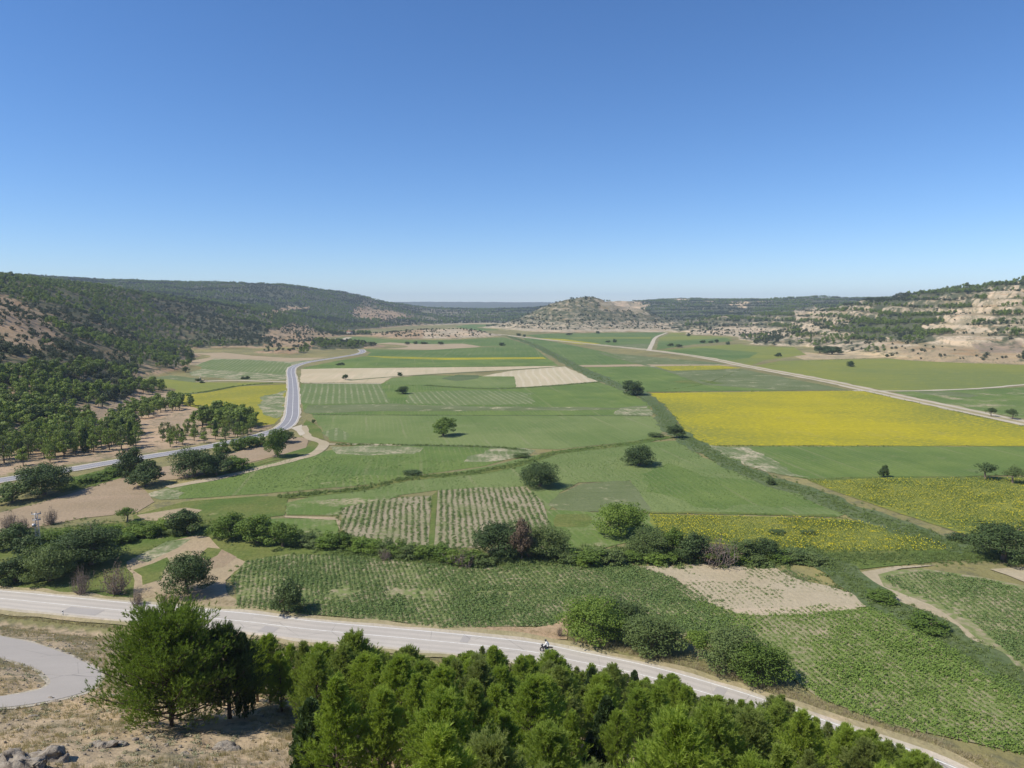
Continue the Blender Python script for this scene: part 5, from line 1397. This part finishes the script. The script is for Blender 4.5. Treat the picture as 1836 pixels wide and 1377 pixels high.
# ------------------------------------------------------------------ crops in rows
def wpoly(pts): return np.array([G(*p) for p in pts])
def rowdir(p1, p2):
    a, b = G(*p1), G(*p2); v = b - a; return v / np.linalg.norm(v)
def rows_in(poly, d, spc, inrow, seed, gap=0.0, bend=0.0, gsc=9.0):
    r = np.random.default_rng(seed)
    nrm = np.array([-d[1], d[0]])
    c = poly.mean(0); q = poly - c
    u, v = q @ d, q @ nrm
    us = np.arange(u.min(), u.max(), inrow); vv = np.arange(v.min(), v.max(), spc)
    U, Vv = np.meshgrid(us, vv)
    if abs(spc - inrow) < .01: Vv = Vv + r.normal(0, spc, U.shape)
    U = U + r.normal(0, inrow * .6, U.shape); W = Vv + r.normal(0, spc * .11, U.shape) + (fbm(U / 5.0, Vv / 5.0, 2, seed) - .5) * spc * .3 + bend * np.sin(U / 16.0 + Vv / 60)
    P = c + U[..., None] * d + W[..., None] * nrm
    P = P.reshape(-1, 2)
    k = pip(P[:, 0], P[:, 1], poly)
    P = P[k]
    if gap > 0:
        g = fbm(P[:, 0] / gsc, P[:, 1] / gsc, 4, seed)
        P = P[g > gap + r.normal(0, .04, len(P))]
    return P
def crop(name, poly, d, spc, inrow, tm, smin, smax, seed, label, gap=0.0, bend=0.0, cat='crop', gsc=9.0):
    P = rows_in(poly, d, spc, inrow, seed, gap, bend, gsc)
    s = 0.45 + 1.1 * fbm(P[:, 0] / 6, P[:, 1] / 6, 4, seed + 5)
    scatter(name, np.column_stack([P, np.full(len(P), 0.05)]), tm, smin, smax, label, cat, .1, seed, s)
dA = rowdir((1094, 1035), (1173, 1104)); dB = rowdir((1429, 1111), (1558, 1212)); dC = rowdir((1692, 1093), (1836, 1226))
dP = rowdir((780, 980), (785, 882))
crop('bean_crop', nearA, dA, 0.76, .24, TB, .85, 1.65, 31, 'green bean rows in the long field between the hedge and the pale road', .22, .3)
crop('bean_crop', nearB, dB, 0.82, .24, TB2, .85, 1.7, 32, 'bright green bean rows in the field running down beside the roadside trees', .24, .4)
nearCi = wpoly([(1585, 1036), (1660, 1025), (1760, 1040), (1836, 1058), (1960, 1095), (1960, 1275), (1836, 1198), (1740, 1116), (1660, 1074), (1596, 1050)])
crop('bean_crop', nearCi, dC, 0.82, .25, TB, .85, 1.65, 33, 'bean rows in the curved field across the stream', .28, .5)
crop('bean_crop', beanplots[0], dP, 1.3, .40, TB, 1.0, 1.4, 34, 'dark plant rows in the striped plot with curving rows', .22, .8)
crop('bean_crop', beanplots[1], dP, 1.3, .38, TB, 1.0, 1.4, 35, 'dark plant rows in the striped plot with straight rows', .2, .1)
dirt = wpoly([(1145, 1012), (1260, 1017), (1400, 1015), (1488, 1048), (1580, 1088), (1440, 1109), (1330, 1106), (1262, 1079), (1190, 1033)])
crop('weed_patch', dirt, dB, .85, .4, TB, .5, 1.1, 36, 'sparse seedlings on the bare dirt patch', .47)
crop('weed_patch', wpoly([(1330, 1098), (1440, 1090), (1580, 1070), (1600, 1090), (1450, 1118), (1330, 1112)]), dB, .82, .35, TB2, .6, 1.3, 42, 'thinning bean plants along the lower edge of the bare dirt patch', .40)
crop('weed_patch', wpoly([(1170, 1018), (1250, 1060), (1330, 1095), (1310, 1108), (1240, 1080), (1150, 1022)]), dA, .8, .35, TB, .6, 1.3, 43, 'thinning bean plants along the upper edge of the bare dirt patch', .40)
sf = wpoly([(1165, 924), (1400, 929), (1520, 934), (1635, 958), (1715, 988), (1500, 991), (1400, 989), (1185, 960)])
crop('sunflower_crop', sf, rowdir((1200, 940), (1650, 980)), .55, .32, TS, .42, .7, 37, 'flowering sunflowers in the near strip above the hedge', .28, .3, 'sunflowers', 14)
sf2 = wpoly([(1455, 864), (1600, 859), (1836, 860), (1900, 862), (1900, 958), (1745, 960), (1600, 914), (1500, 882)])
crop('sunflower_crop', sf2, rowdir((1500, 875), (1830, 930)), .65, .4, TS, .42, .7, 38, 'sunflowers in the field right of the stream below the dark green crop', .24, .3, 'sunflowers', 14)
gl = wpoly([(300, 885), (430, 845), (520, 824), (640, 816), (760, 818), (870, 834), (760, 850), (640, 869), (520, 880), (310, 894)])
crop('bean_crop', gl, rowdir((400, 880), (620, 800)), .75, .75, TB, .4, .8, 40, 'green crop on the field below the earth track', .36, .3)
gr_ = wpoly([(560, 891), (660, 878), (760, 858), (880, 838), (960, 818), (1040, 809), (1172, 795), (1214, 792), (1260, 822), (1340, 852), (1440, 887), (1520, 916), (1160, 917), (1148, 895), (1130, 861), (1040, 864), (1000, 884), (950, 872), (780, 878)])
crop('bean_crop', gr_, rowdir((1000, 880), (1080, 800)), .8, .8, TB, .35, .7, 41, 'green crop on the wide field with two round trees', .22, .3)

# ------------------------------------------------------------------ weeds, dry grass and stones
def along(line, width, n, seed, is_px=True):
    r = np.random.default_rng(seed)
    L = np.array([G(*p) for p in line]) if is_px else np.asarray(line)
    C = catmull(L, 8)
    seg = np.concatenate([[0], np.cumsum(np.linalg.norm(np.diff(C, axis=0), axis=1))])
    t = r.uniform(0, seg[-1], n)
    x, y = np.interp(t, seg, C[:, 0]), np.interp(t, seg, C[:, 1])
    d = np.stack([np.interp(t + 1, seg, C[:, 0]) - x, np.interp(t + 1, seg, C[:, 1]) - y], -1)
    d /= np.linalg.norm(d, axis=1, keepdims=True) + 1e-9
    o = r.normal(0, width * .33, n)
    return np.stack([x - d[:, 1] * o, y + d[:, 0] * o, np.full(n, 0.02)], -1)
st = [along([(1145, 706), (1172, 722), (1190, 745), (1204, 768), (1240, 792), (1300, 828), (1380, 862), (1460, 888), (1560, 928), (1650, 958), (1745, 990)], 6, 3000, 51),
      along([(1480, 1000), (1500, 1025), (1560, 1068), (1640, 1110), (1720, 1158), (1836, 1232), (1960, 1310)], 5.0, 1500, 52),
      along([(1480, 1000), (1600, 1000), (1760, 1000), (1860, 1000)], 5, 1300, 53)]
scatter('ditch_growth', np.vstack(st), TW, .4, .95, 'rank dark green growth along the winding stream', 'weeds', .15, 51)
st = [along([(1200, 783), (1120, 797), (1000, 812), (940, 830), (850, 848), (740, 858), (640, 878), (500, 892)], 3.2, 900, 54),
      along([(760, 691), (860, 697), (926, 696), (1000, 691), (1074, 685)], 2.5, 300, 55), along([(325, 707), (370, 702.5), (430, 692), (490, 687)], 2.5, 250, 56),
      along([(900, 600), (930, 609), (960, 620), (1010, 646), (1060, 671), (1110, 692), (1150, 708)], 9, 1500, 57), along([(945, 808), (880, 802), (760, 799), (600, 797)], 1.6, 260, 58)]
scatter('ditch_growth', np.vstack(st), TW, .6, 1.2, 'green weeds along the ditches between the fields', 'weeds', .15, 54)
st = [along([(60, 960), (250, 945), (420, 950), (600, 978), (860, 1005), (1100, 998), (1480, 1000)], 7, 3800, 59), along([(110, 880), (200, 850), (245, 838)], 5, 500, 60)]
scatter('undergrowth', np.vstack(st), TW, .7, 1.5, 'leafy undergrowth filling the hedge line across the valley', 'undergrowth', .15, 59)
MARG = [[(560, 744), (800, 745), (1166, 746)], [(1165, 704), (1400, 701.5), (1545, 701)], [(1256, 800), (1500, 800.5), (1836, 800.5)], [(538, 687), (620, 687), (700, 688)], [(545, 661), (760, 659), (1002, 656)],
        [(1205, 740), (1230, 781), (1256, 799)], [(690, 690), (770, 692), (926, 696)], [(1120, 700), (1168, 726), (1198, 770)], [(1450, 861), (1600, 857), (1836, 858)], [(1160, 920), (1350, 923), (1520, 930)],
        [(612, 912), (612, 950), (660, 979), (760, 990)], [(778, 984), (880, 978), (986, 948)], [(1140, 1013), (1260, 1018), (1400, 1016)], [(1040, 659), (1160, 657), (1290, 655)], [(1350, 657), (1500, 645), (1650, 641), (1836, 648)], [(1160, 703), (1260, 689), (1330, 662)],
        [(0, 921), (91, 897), (138, 883), (218, 856)], [(280, 900), (246, 919), (143, 932), (0, 958)], [(230, 1004), (300, 973), (345, 962)], [(440, 1009), (412, 1040), (428, 1092)], [(1545, 701), (1700, 735), (1836, 765)]]
mg = []
for i, ln in enumerate(MARG):
    w = np.array([G(*p) for p in ln]); n = int(np.sum(np.linalg.norm(np.diff(w, axis=0), axis=1)) * 1.6)
    a = along(ln, 1.8, n, 700 + i); a = a[fbm(a[:, 0] / 12, a[:, 1] / 12, 3, 7) > .42]
    mg.append(a)
scatter('margin_weeds', np.vstack(mg), TW, .35, .9, 'ragged weeds along the margins between the valley fields', 'weeds', .15, 70)
r = np.random.default_rng(61)
def on_near(n, seed, lox=-95, hix=60):
    r = np.random.default_rng(seed)
    x, y = r.uniform(lox, hix, n), r.uniform(14, 105, n)
    z = terrain(x, y); px, py = proj(x, y, z)
    k = (near_hill(x, y) > .15) & (py < 1500) & (px > -80) & (px < 1750)
    lane = [(-90, 1122), (0, 1139), (60, 1151), (110, 1168), (150, 1186), (184, 1206), (182, 1224), (160, 1240), (120, 1253), (60, 1265), (0, 1273), (-90, 1284), (-90, 1250), (0, 1247), (60, 1238), (83, 1229), (88, 1219), (74, 1206), (40, 1192), (0, 1182), (-90, 1162)]
    k &= ~pip(px, py, lane)
    return np.column_stack([x, y, z])[k]
P = on_near(60000, 61)
g = fbm(P[:, 0] / 5, P[:, 1] / 5, 3, 62)
scatter('dry_grass', P[g > .40] + np.array([0, 0, .0]), TG, .6, 1.25, 'tufts of straw-coloured dry grass over the near slope', 'grass', .15, 61)
P = on_near(12000, 63); g = fbm(P[:, 0] / 4, P[:, 1] / 4, 3, 64)
scatter('herb_cushions', P[g > .5], TH, .5, 1.3, 'grey-green herb cushions scattered over the near stony slope', 'herbs', .15, 63)
P = on_near(9000, 65, -60, 10)
scatter('loose_stones', P, TR, .05, .26, 'loose pale stones strewn over the near slope', 'stones', .5, 65)
v1 = along(ROADW[::2], 1.0, 2600, 66, False)
d = np.gradient(ROADW, axis=0); d /= np.linalg.norm(d, axis=1, keepdims=True); nr = np.stack([-d[:, 1], d[:, 0]], -1)
v = np.vstack([along((ROADW + nr * 5.6)[::2], 2.2, 3600, 67, False), along((ROADW - nr * 4.9)[::2], 1.0, 1500, 68, False)])
v[:, 2] = np.maximum(terrain(v[:, 0], v[:, 1]), .03)
scatter('verge_grass', v, TG, .5, 1.2, 'dry grass along both verges of the pale road', 'grass', .15, 67)

def rock(cx, by, wpx, hpx, label, seed, group=None):
    x, y, z, w, h = size_at(cx, by, by - hpx, wpx, False)
    V, Fc = stone(seed, 4)
    V = V * np.array([w / 1.15, w / 1.3, max(h, .3) / .62])
    rr = np.random.default_rng(seed)
    V = V + (np.stack([fbm(V[:, 0] * 2 + 9, V[:, 1] * 2 + V[:, 2] * 3, 3, seed + i) for i in range(3)], -1) - .5) * .34 * w
    V = V + (np.stack([fbm(V[:, 0] * 7 / w + 3, V[:, 1] * 7 / w + V[:, 2] * 9 / w, 3, seed + 20 + i) for i in range(3)], -1) - .5) * .14 * w
    me = np_mesh('rock', V, [Fc], M_rock)
    o = tag(link(bpy.data.objects.new('rock', me)), label, 'rock', group)
    o.location = (x, y, z - .12 * h); o.rotation_euler = (0, 0, rr.uniform(-.4, .4))
for i, a in enumerate([(25, 1375, 110, 40, 'grey weathered outcrop at the foot of the dry slope'), (80, 1362, 70, 30, 'long brown-grey ridge of rock beside the weathered outcrop'), (185, 1338, 46, 20, 'pale flat-topped rock on the slope left of the large pine'),
                       (215, 1336, 30, 14, 'smaller rock touching the pale flat-topped rock'), (243, 1326, 14, 12, 'small upright stone near the foot of the large pine'), (268, 1324, 22, 14, 'jagged grey rock near the foot of the large pine'),
                       (405, 1345, 56, 16, 'flat whitish slab on the slope in front of the pines'), (100, 1258, 18, 9, 'squat rock at the lower edge of the lane'), (200, 1250, 16, 12, 'dark rock beside the end of the hairpin'),
                       (90, 1252, 14, 9, 'little rock at the lane edge by the squat rock'), (58, 1285, 20, 10, 'rounded rock below the lane'), (330, 1352, 18, 8, 'small pale stone in the dry grass under the pines')]):
    rock(a[0], a[1], a[2], a[3], a[4], 300 + i)
for i, (a, b) in enumerate([(86, 1163), (98, 1169), (108, 1174), (120, 1178), (132, 1184), (142, 1189)]):
    rock(a + 3, b - 5, 9, 5, 'small edging stone on the upper side of the hairpin lane', 330 + i, 'edging stones of the lane')

# ------------------------------------------------------------------ pylon, poles, posts
M_steel = plain_mat('galvanised_steel', (0.42, 0.43, 0.45), (0.33, 0.34, 0.36), 8, .5, .5, metal=.6)
M_wood = plain_mat('weathered_wood', (0.30, 0.25, 0.20), (0.40, 0.35, 0.29), 5)
M_cc = plain_mat('concrete', (0.55, 0.53, 0.49), (0.46, 0.44, 0.40), 4)
M_glass = plain_mat('insulator', (0.10, 0.12, 0.13), (0.16, 0.17, 0.18), 4, .25, .5)
def pylon():
    x, y, z, w, h = size_at(70, 993, 921, 10)
    e = tag(link(bpy.data.objects.new('pylon', None)), 'grey steel lattice pylon rising from the thicket by the road', 'pylon')
    e.location = (x, y, z); e.rotation_euler = (0, 0, .35)
    b = MB(); b.box((0, 0, .08), (1.0, 1.0, .34)); b.build('base', M_cc, e)
    def cor(s, zz):
        k = .42 - .24 * zz / h
        return np.array([(k, k), (-k, k), (-k, -k), (k, -k)][s] + (zz,))
    for s in range(4):
        m = MB(); m.tube([cor(s, .2), cor(s, h)], [.045, .035], 4); m.build('leg', M_steel, e)
    m = MB(); nz = 9; zs = np.linspace(.3, h - .1, nz + 1)
    for i in range(nz):
        for s in range(4):
            m.tube([cor(s, zs[i]), cor((s + 1) % 4, zs[i + 1])], .018, 3, cap=False)
            m.tube([cor(s, zs[i + 1]), cor((s + 1) % 4, zs[i + 1])], .018, 3, cap=False)
    m.build('lattice', M_steel, e)
    for zz, L in ((h - .05, 1.5), (h - 1.15, 1.3)):
        m = MB(); m.box((0, .12, zz), (L, .1, .12)); m.box((0, -.12, zz - .01), (L * .98, .1, .12)); ar = m.build('crossarm', M_steel, e)
        for xx in (-L / 2 + .1, 0, L / 2 - .1):
            m = MB()
            for k in range(4): m.tube([(xx, 0, zz + .06 + k * .09), (xx, 0, zz + .11 + k * .09), (xx, 0, zz + .15 + k * .09)], [.07, .075, .03], 7)
            m.build('insulator', M_glass, ar)
    m = MB(); m.box((-.45, -.1, h - 2.1), (.5, .4, .55)); m.box((-.05, 0, h - 2.1), (.35, .12, .10)); m.build('transformer_box', M_steel, e)
pylon()
for cx, by, ty, lb in ((233, 661, 640, 'wooden utility pole in front of the boulders below the left wood'), (313, 664, 646, 'wooden utility pole beside the pines at the left field corner')):
    x, y, z, w, h = size_at(cx, by, ty, 3, False)
    e = tag(link(bpy.data.objects.new('utility_pole', None)), lb, 'pole', 'utility poles'); e.location = (x, y, z)
    m = MB(); m.tube([(0, 0, -.3), (0, 0, h)], [.17, .12], 7); m.build('pole', M_wood, e)
    m = MB(); m.box((0, .14, h - .4), (1.8, .12, .14)); m.build('crossarm', M_wood, e)
    for xx in (-.75, 0, .75):
        m = MB(); m.tube([(xx, .14, h - .33), (xx, .14, h - .1)], [.06, .05], 6); m.build('insulator', M_glass, e)
def fence():
    p0, p1 = G(0, 880), G(48, 868)
    e = tag(link(bpy.data.objects.new('fence', None)), 'low rail fence beside the grey road next to the wide dark oak', 'fence'); e.location = (p0[0], p0[1], 0)
    n = 5
    for i in range(n):
        q = (p1 - p0) * i / (n - 1)
        m = MB(); m.tube([(q[0], q[1], -.1), (q[0], q[1], 1.35)], .05, 6); m.build('post', M_wood, e)
    for zz in (.55, 1.15):
        m = MB(); q = p1 - p0; m.tube([(0, 0, zz), (q[0], q[1], zz)], .03, 5); m.build('rail', M_steel, e)
fence()
M_post = plain_mat('post_paint', (0.70, 0.70, 0.68), (0.60, 0.60, 0.57), 5, .5, .4)
M_black = plain_mat('black_band', (0.03, 0.03, 0.03), None, 5, .5)
for cx, by, lb in ((113, 1105, 'white delineator post on the near verge of the pale road'), (272, 1120, 'white delineator post on the road verge behind the large pine')):
    x, y = G(cx, by); z = T1(x, y)
    e = tag(link(bpy.data.objects.new('delineator_post', None)), lb, 'post', 'road delineator posts'); e.location = (x, y, z)
    m = MB(); m.box((0, 0, .42), (.11, .09, 1.0)); m.build('post', M_post, e)
    m = MB(); m.box((0, 0, .78), (.116, .096, .18)); m.build('band', M_black, e)

# ------------------------------------------------------------------ far farm shed and ruin
def shed(cx, by, wpx, hpx, lb, wall, roof):
    x, y = G(cx, by); z = T1(x, y); k = y / F; w, h = wpx * k, hpx * k
    e = tag(link(bpy.data.objects.new('farm_shed', None)), lb, 'shed'); e.location = (x, y, z); e.rotation_euler = (0, 0, .2)
    d = w * .7
    m = MB(); m.box((0, 0, h * .35), (w, d, h * .7)); m.build('wall', wall, e)
    m = MB(); a, b = w / 2 + .3, d / 2 + .3
    V = [(-a, -b, h * .70), (a, -b, h * .70), (a, b, h * .70), (-a, b, h * .70), (-a, 0, h), (a, 0, h)]
    m.add(V, [np.array([(0, 1, 5, 4), (2, 3, 4, 5)]), np.array([(1, 2, 5), (3, 0, 4)]), np.array([(3, 2, 1, 0)])]); m.build('roof', roof, e)
    m = MB(); m.box((0, -d / 2 - .03, h * .28), (w * .2, .08, h * .52)); m.build('door', M_wood, e)
    m = MB(); m.box((w * .3, -d / 2 - .03, h * .42), (w * .14, .08, h * .2)); m.build('window', M_glass, e)
M_plas = plain_mat('plaster', (0.58, 0.52, 0.42), (0.5, 0.44, 0.35), 3)
M_tile = plain_mat('roof_tiles', (0.36, 0.20, 0.13), (0.28, 0.16, 0.11), 4)
shed(627, 603, 10, 7, 'small tan farm shed beside the far stretch of road', M_plas, M_tile)
def ruin():
    x, y = G(360, 683)
    e = tag(link(bpy.data.objects.new('ruined_wall', None)), 'low ruined stone wall beside the track at the left field corner', 'ruin'); e.location = (x, y, 0)
    for i, (dx, w, h) in enumerate(((-2.2, 1.6, 1.1), (-.4, 1.2, 2.6), (1.4, 2.0, .9), (3.2, 1.5, .6))):
        V, Fc = stone(500 + i); m = MB(); m.add(V * np.array([w, 1.2, h * 1.4]) + np.array([dx, 0, h * .42]), [Fc]); m.build('block', M_rock2, e)
ruin()

# ------------------------------------------------------------------ motorcycle and rider on the pale road
def moto():
    i = int(np.argmin(np.abs(proj(ROADW[:, 0], ROADW[:, 1], 0 * ROADW[:, 0])[0] - 982)))
    t = ROADW[i - 1] - ROADW[i + 1]; t /= np.linalg.norm(t); n = np.array([t[1], -t[0]])
    p = np.array(G(981, 1172))
    rz = math.atan2(t[1], t[0])
    zr = 0.09
    e = tag(link(bpy.data.objects.new('motorcycle', None)), 'black motorcycle riding on the pale road above the pine tops', 'motorcycle'); e.location = (p[0], p[1], zr); e.rotation_euler = (0, 0, rz)
    P_ = plain_mat('motorcycle_paint', (0.025, 0.028, 0.04), (0.02, 0.02, 0.025), 5, .3, .5); RB = plain_mat('tyre_rubber', (0.03, 0.03, 0.03), None, 5, .9)
    MT = plain_mat('motorcycle_metal', (0.45, 0.45, 0.46), None, 5, .35, .5, metal=.8); ST = plain_mat('seat_vinyl', (0.03, 0.03, 0.03), None, 5, .6)
    def ring(r0, r1, n=20):
        m = MB(); an = np.arange(n + 1) * 2 * math.pi / n
        m.tube(np.stack([np.cos(an) * r0, 0 * an, np.sin(an) * r0], -1), r1, 6, cap=False); return m
    for xx in (.72, -.72):
        w = ring(.27, .065).build('wheel', RB, e); w.location = (xx, 0, .335)
        m = ring(.19, .02); m.tube([(0, -.07, 0), (0, .07, 0)], .05, 8)
        for k in range(5):
            a = k * 2 * math.pi / 5; m.tube([(0, 0, 0), (math.cos(a) * .19, 0, math.sin(a) * .19)], .014, 4)
        m.build('rim', MT, w)
    m = MB(); m.tube([(.1, 0, .85), (.3, 0, .9), (.46, 0, .84), (.5, 0, .75)], [.10, .17, .14, .05], 8); m.build('fuel_tank', P_, e, True)
    m = MB(); m.tube([(.45, 0, .62), (.62, 0, .82), (.72, 0, .95), (.66, 0, 1.1)], [.14, .19, .17, .06], 8); f = m.build('fairing', P_, e, True)
    m = MB(); m.tube([(.80, 0, .88), (.87, 0, .88)], [.08, .06], 8); m.build('headlight', M_post, f)
    m = MB(); m.tube([(.12, 0, .82), (-.2, 0, .80), (-.6, 0, .90), (-.82, 0, .95)], [.10, .13, .11, .05], 8); m.build('seat', ST, e, True)
    m = MB(); m.box((.02, 0, .5), (.52, .30, .38)); m.tube([(.1, .14, .3), (-.7, .2, .38)], [.04, .065], 7); m.build('engine', MT, e)
    for s in (-1, 1):
        m = MB(); m.tube([(.72, s * .09, .335), (.50, s * .09, .95)], .03, 6); m.build('fork', MT, e)
        m = MB(); m.tube([(-.72, s * .09, .335), (-.15, s * .11, .45)], .032, 6); m.build('swingarm', MT, e)
    m = MB(); m.tube([(.36, -.36, 1.02), (.46, -.15, 1.0), (.46, .15, 1.0), (.36, .36, 1.02)], .018, 6); m.build('handlebar', MT, e)
    # rider: one skinned body, jacket and helmet
    pe = tag(link(bpy.data.objects.new('person', None)), 'rider in pale jacket and dark helmet leaning forward on the motorcycle', 'person'); pe.location = e.location; pe.rotation_euler = (0, 0, rz)
    V = [(-.18, 0, .98), (-.12, 0, 1.15), (.04, 0, 1.38), (.12, 0, 1.50), (.17, 0, 1.58), (.22, 0, 1.68)]
    E = [(0, 1), (1, 2), (2, 3), (3, 4), (4, 5)]
    Rr = [.16, .155, .17, .11, .065, .10]
    for s in (-1, 1):
        b = len(V)
        V += [(.08, s * .2, 1.42), (.22, s * .33, 1.2), (.36, s * .33, 1.05), (.42, s * .31, 1.02), (-.12, s * .12, .95), (.28, s * .24, .82), (.02, s * .22, .42), (.14, s * .22, .36)]
        E += [(2, b), (b, b + 1), (b + 1, b + 2), (b + 2, b + 3), (0, b + 4), (b + 4, b + 5), (b + 5, b + 6), (b + 6, b + 7)]
        Rr += [.085, .055, .045, .045, .11, .085, .06, .05]
    me = bpy.data.meshes.new('body'); me.from_pydata(V, E, [])
    o = link(bpy.data.objects.new('body', me), pe)
    sk = o.modifiers.new('skin', 'SKIN'); sk.use_smooth_shade = True
    for i, r_ in enumerate(Rr): me.skin_vertices[0].data[i].radius = (r_, r_)
    me.skin_vertices[0].data[0].use_root = True
    o.modifiers.new('sub', 'SUBSURF').levels = 2; o.modifiers['sub'].render_levels = 2
    mt, nt, bs = new_mat('rider_clothes'); q = N(nt); oc = q.n('ShaderNodeTexCoord').outputs['Object']
    sx = q.n('ShaderNodeSeparateXYZ'); q.put(sx.inputs[0], oc)
    q.put(bs.inputs['Base Color'], q.mix(q.remap(sx.outputs[2], 1.0, 1.04), (0.03, 0.035, 0.05), (0.70, 0.70, 0.70))); matte(bs, .8, .2)
    me.materials.append(mt)
    m = MB(); an = np.linspace(0, math.pi, 9)
    m.tube(np.stack([.225 + 0 * an, 0 * an, 1.70 - .15 * np.cos(an)], -1), np.maximum(.145 * np.sin(an), .01), 12)
    h_ = m.build('helmet', P_, pe, True)
moto()

# ------------------------------------------------------------------ the air of the valley
m, nt, bs = new_mat('valley_air')
nt.nodes.remove(bs)
pv = nt.nodes.new('ShaderNodeVolumePrincipled')
pv.inputs['Color'].default_value = (0.70, 0.84, 1.0, 1)
pv.inputs['Density'].default_value = 0.00012
pv.inputs['Anisotropy'].default_value = 0.0
nt.links.new(pv.outputs[0], nt.nodes['Material Output'].inputs['Volume'])
hz = MB(); hz.box((0, 0, 104), (18800, 18800, 210)); hzo = hz.build('haze', m)
tag(hzo, 'thin bluish summer haze filling the valley air', 'haze', kind='stuff')
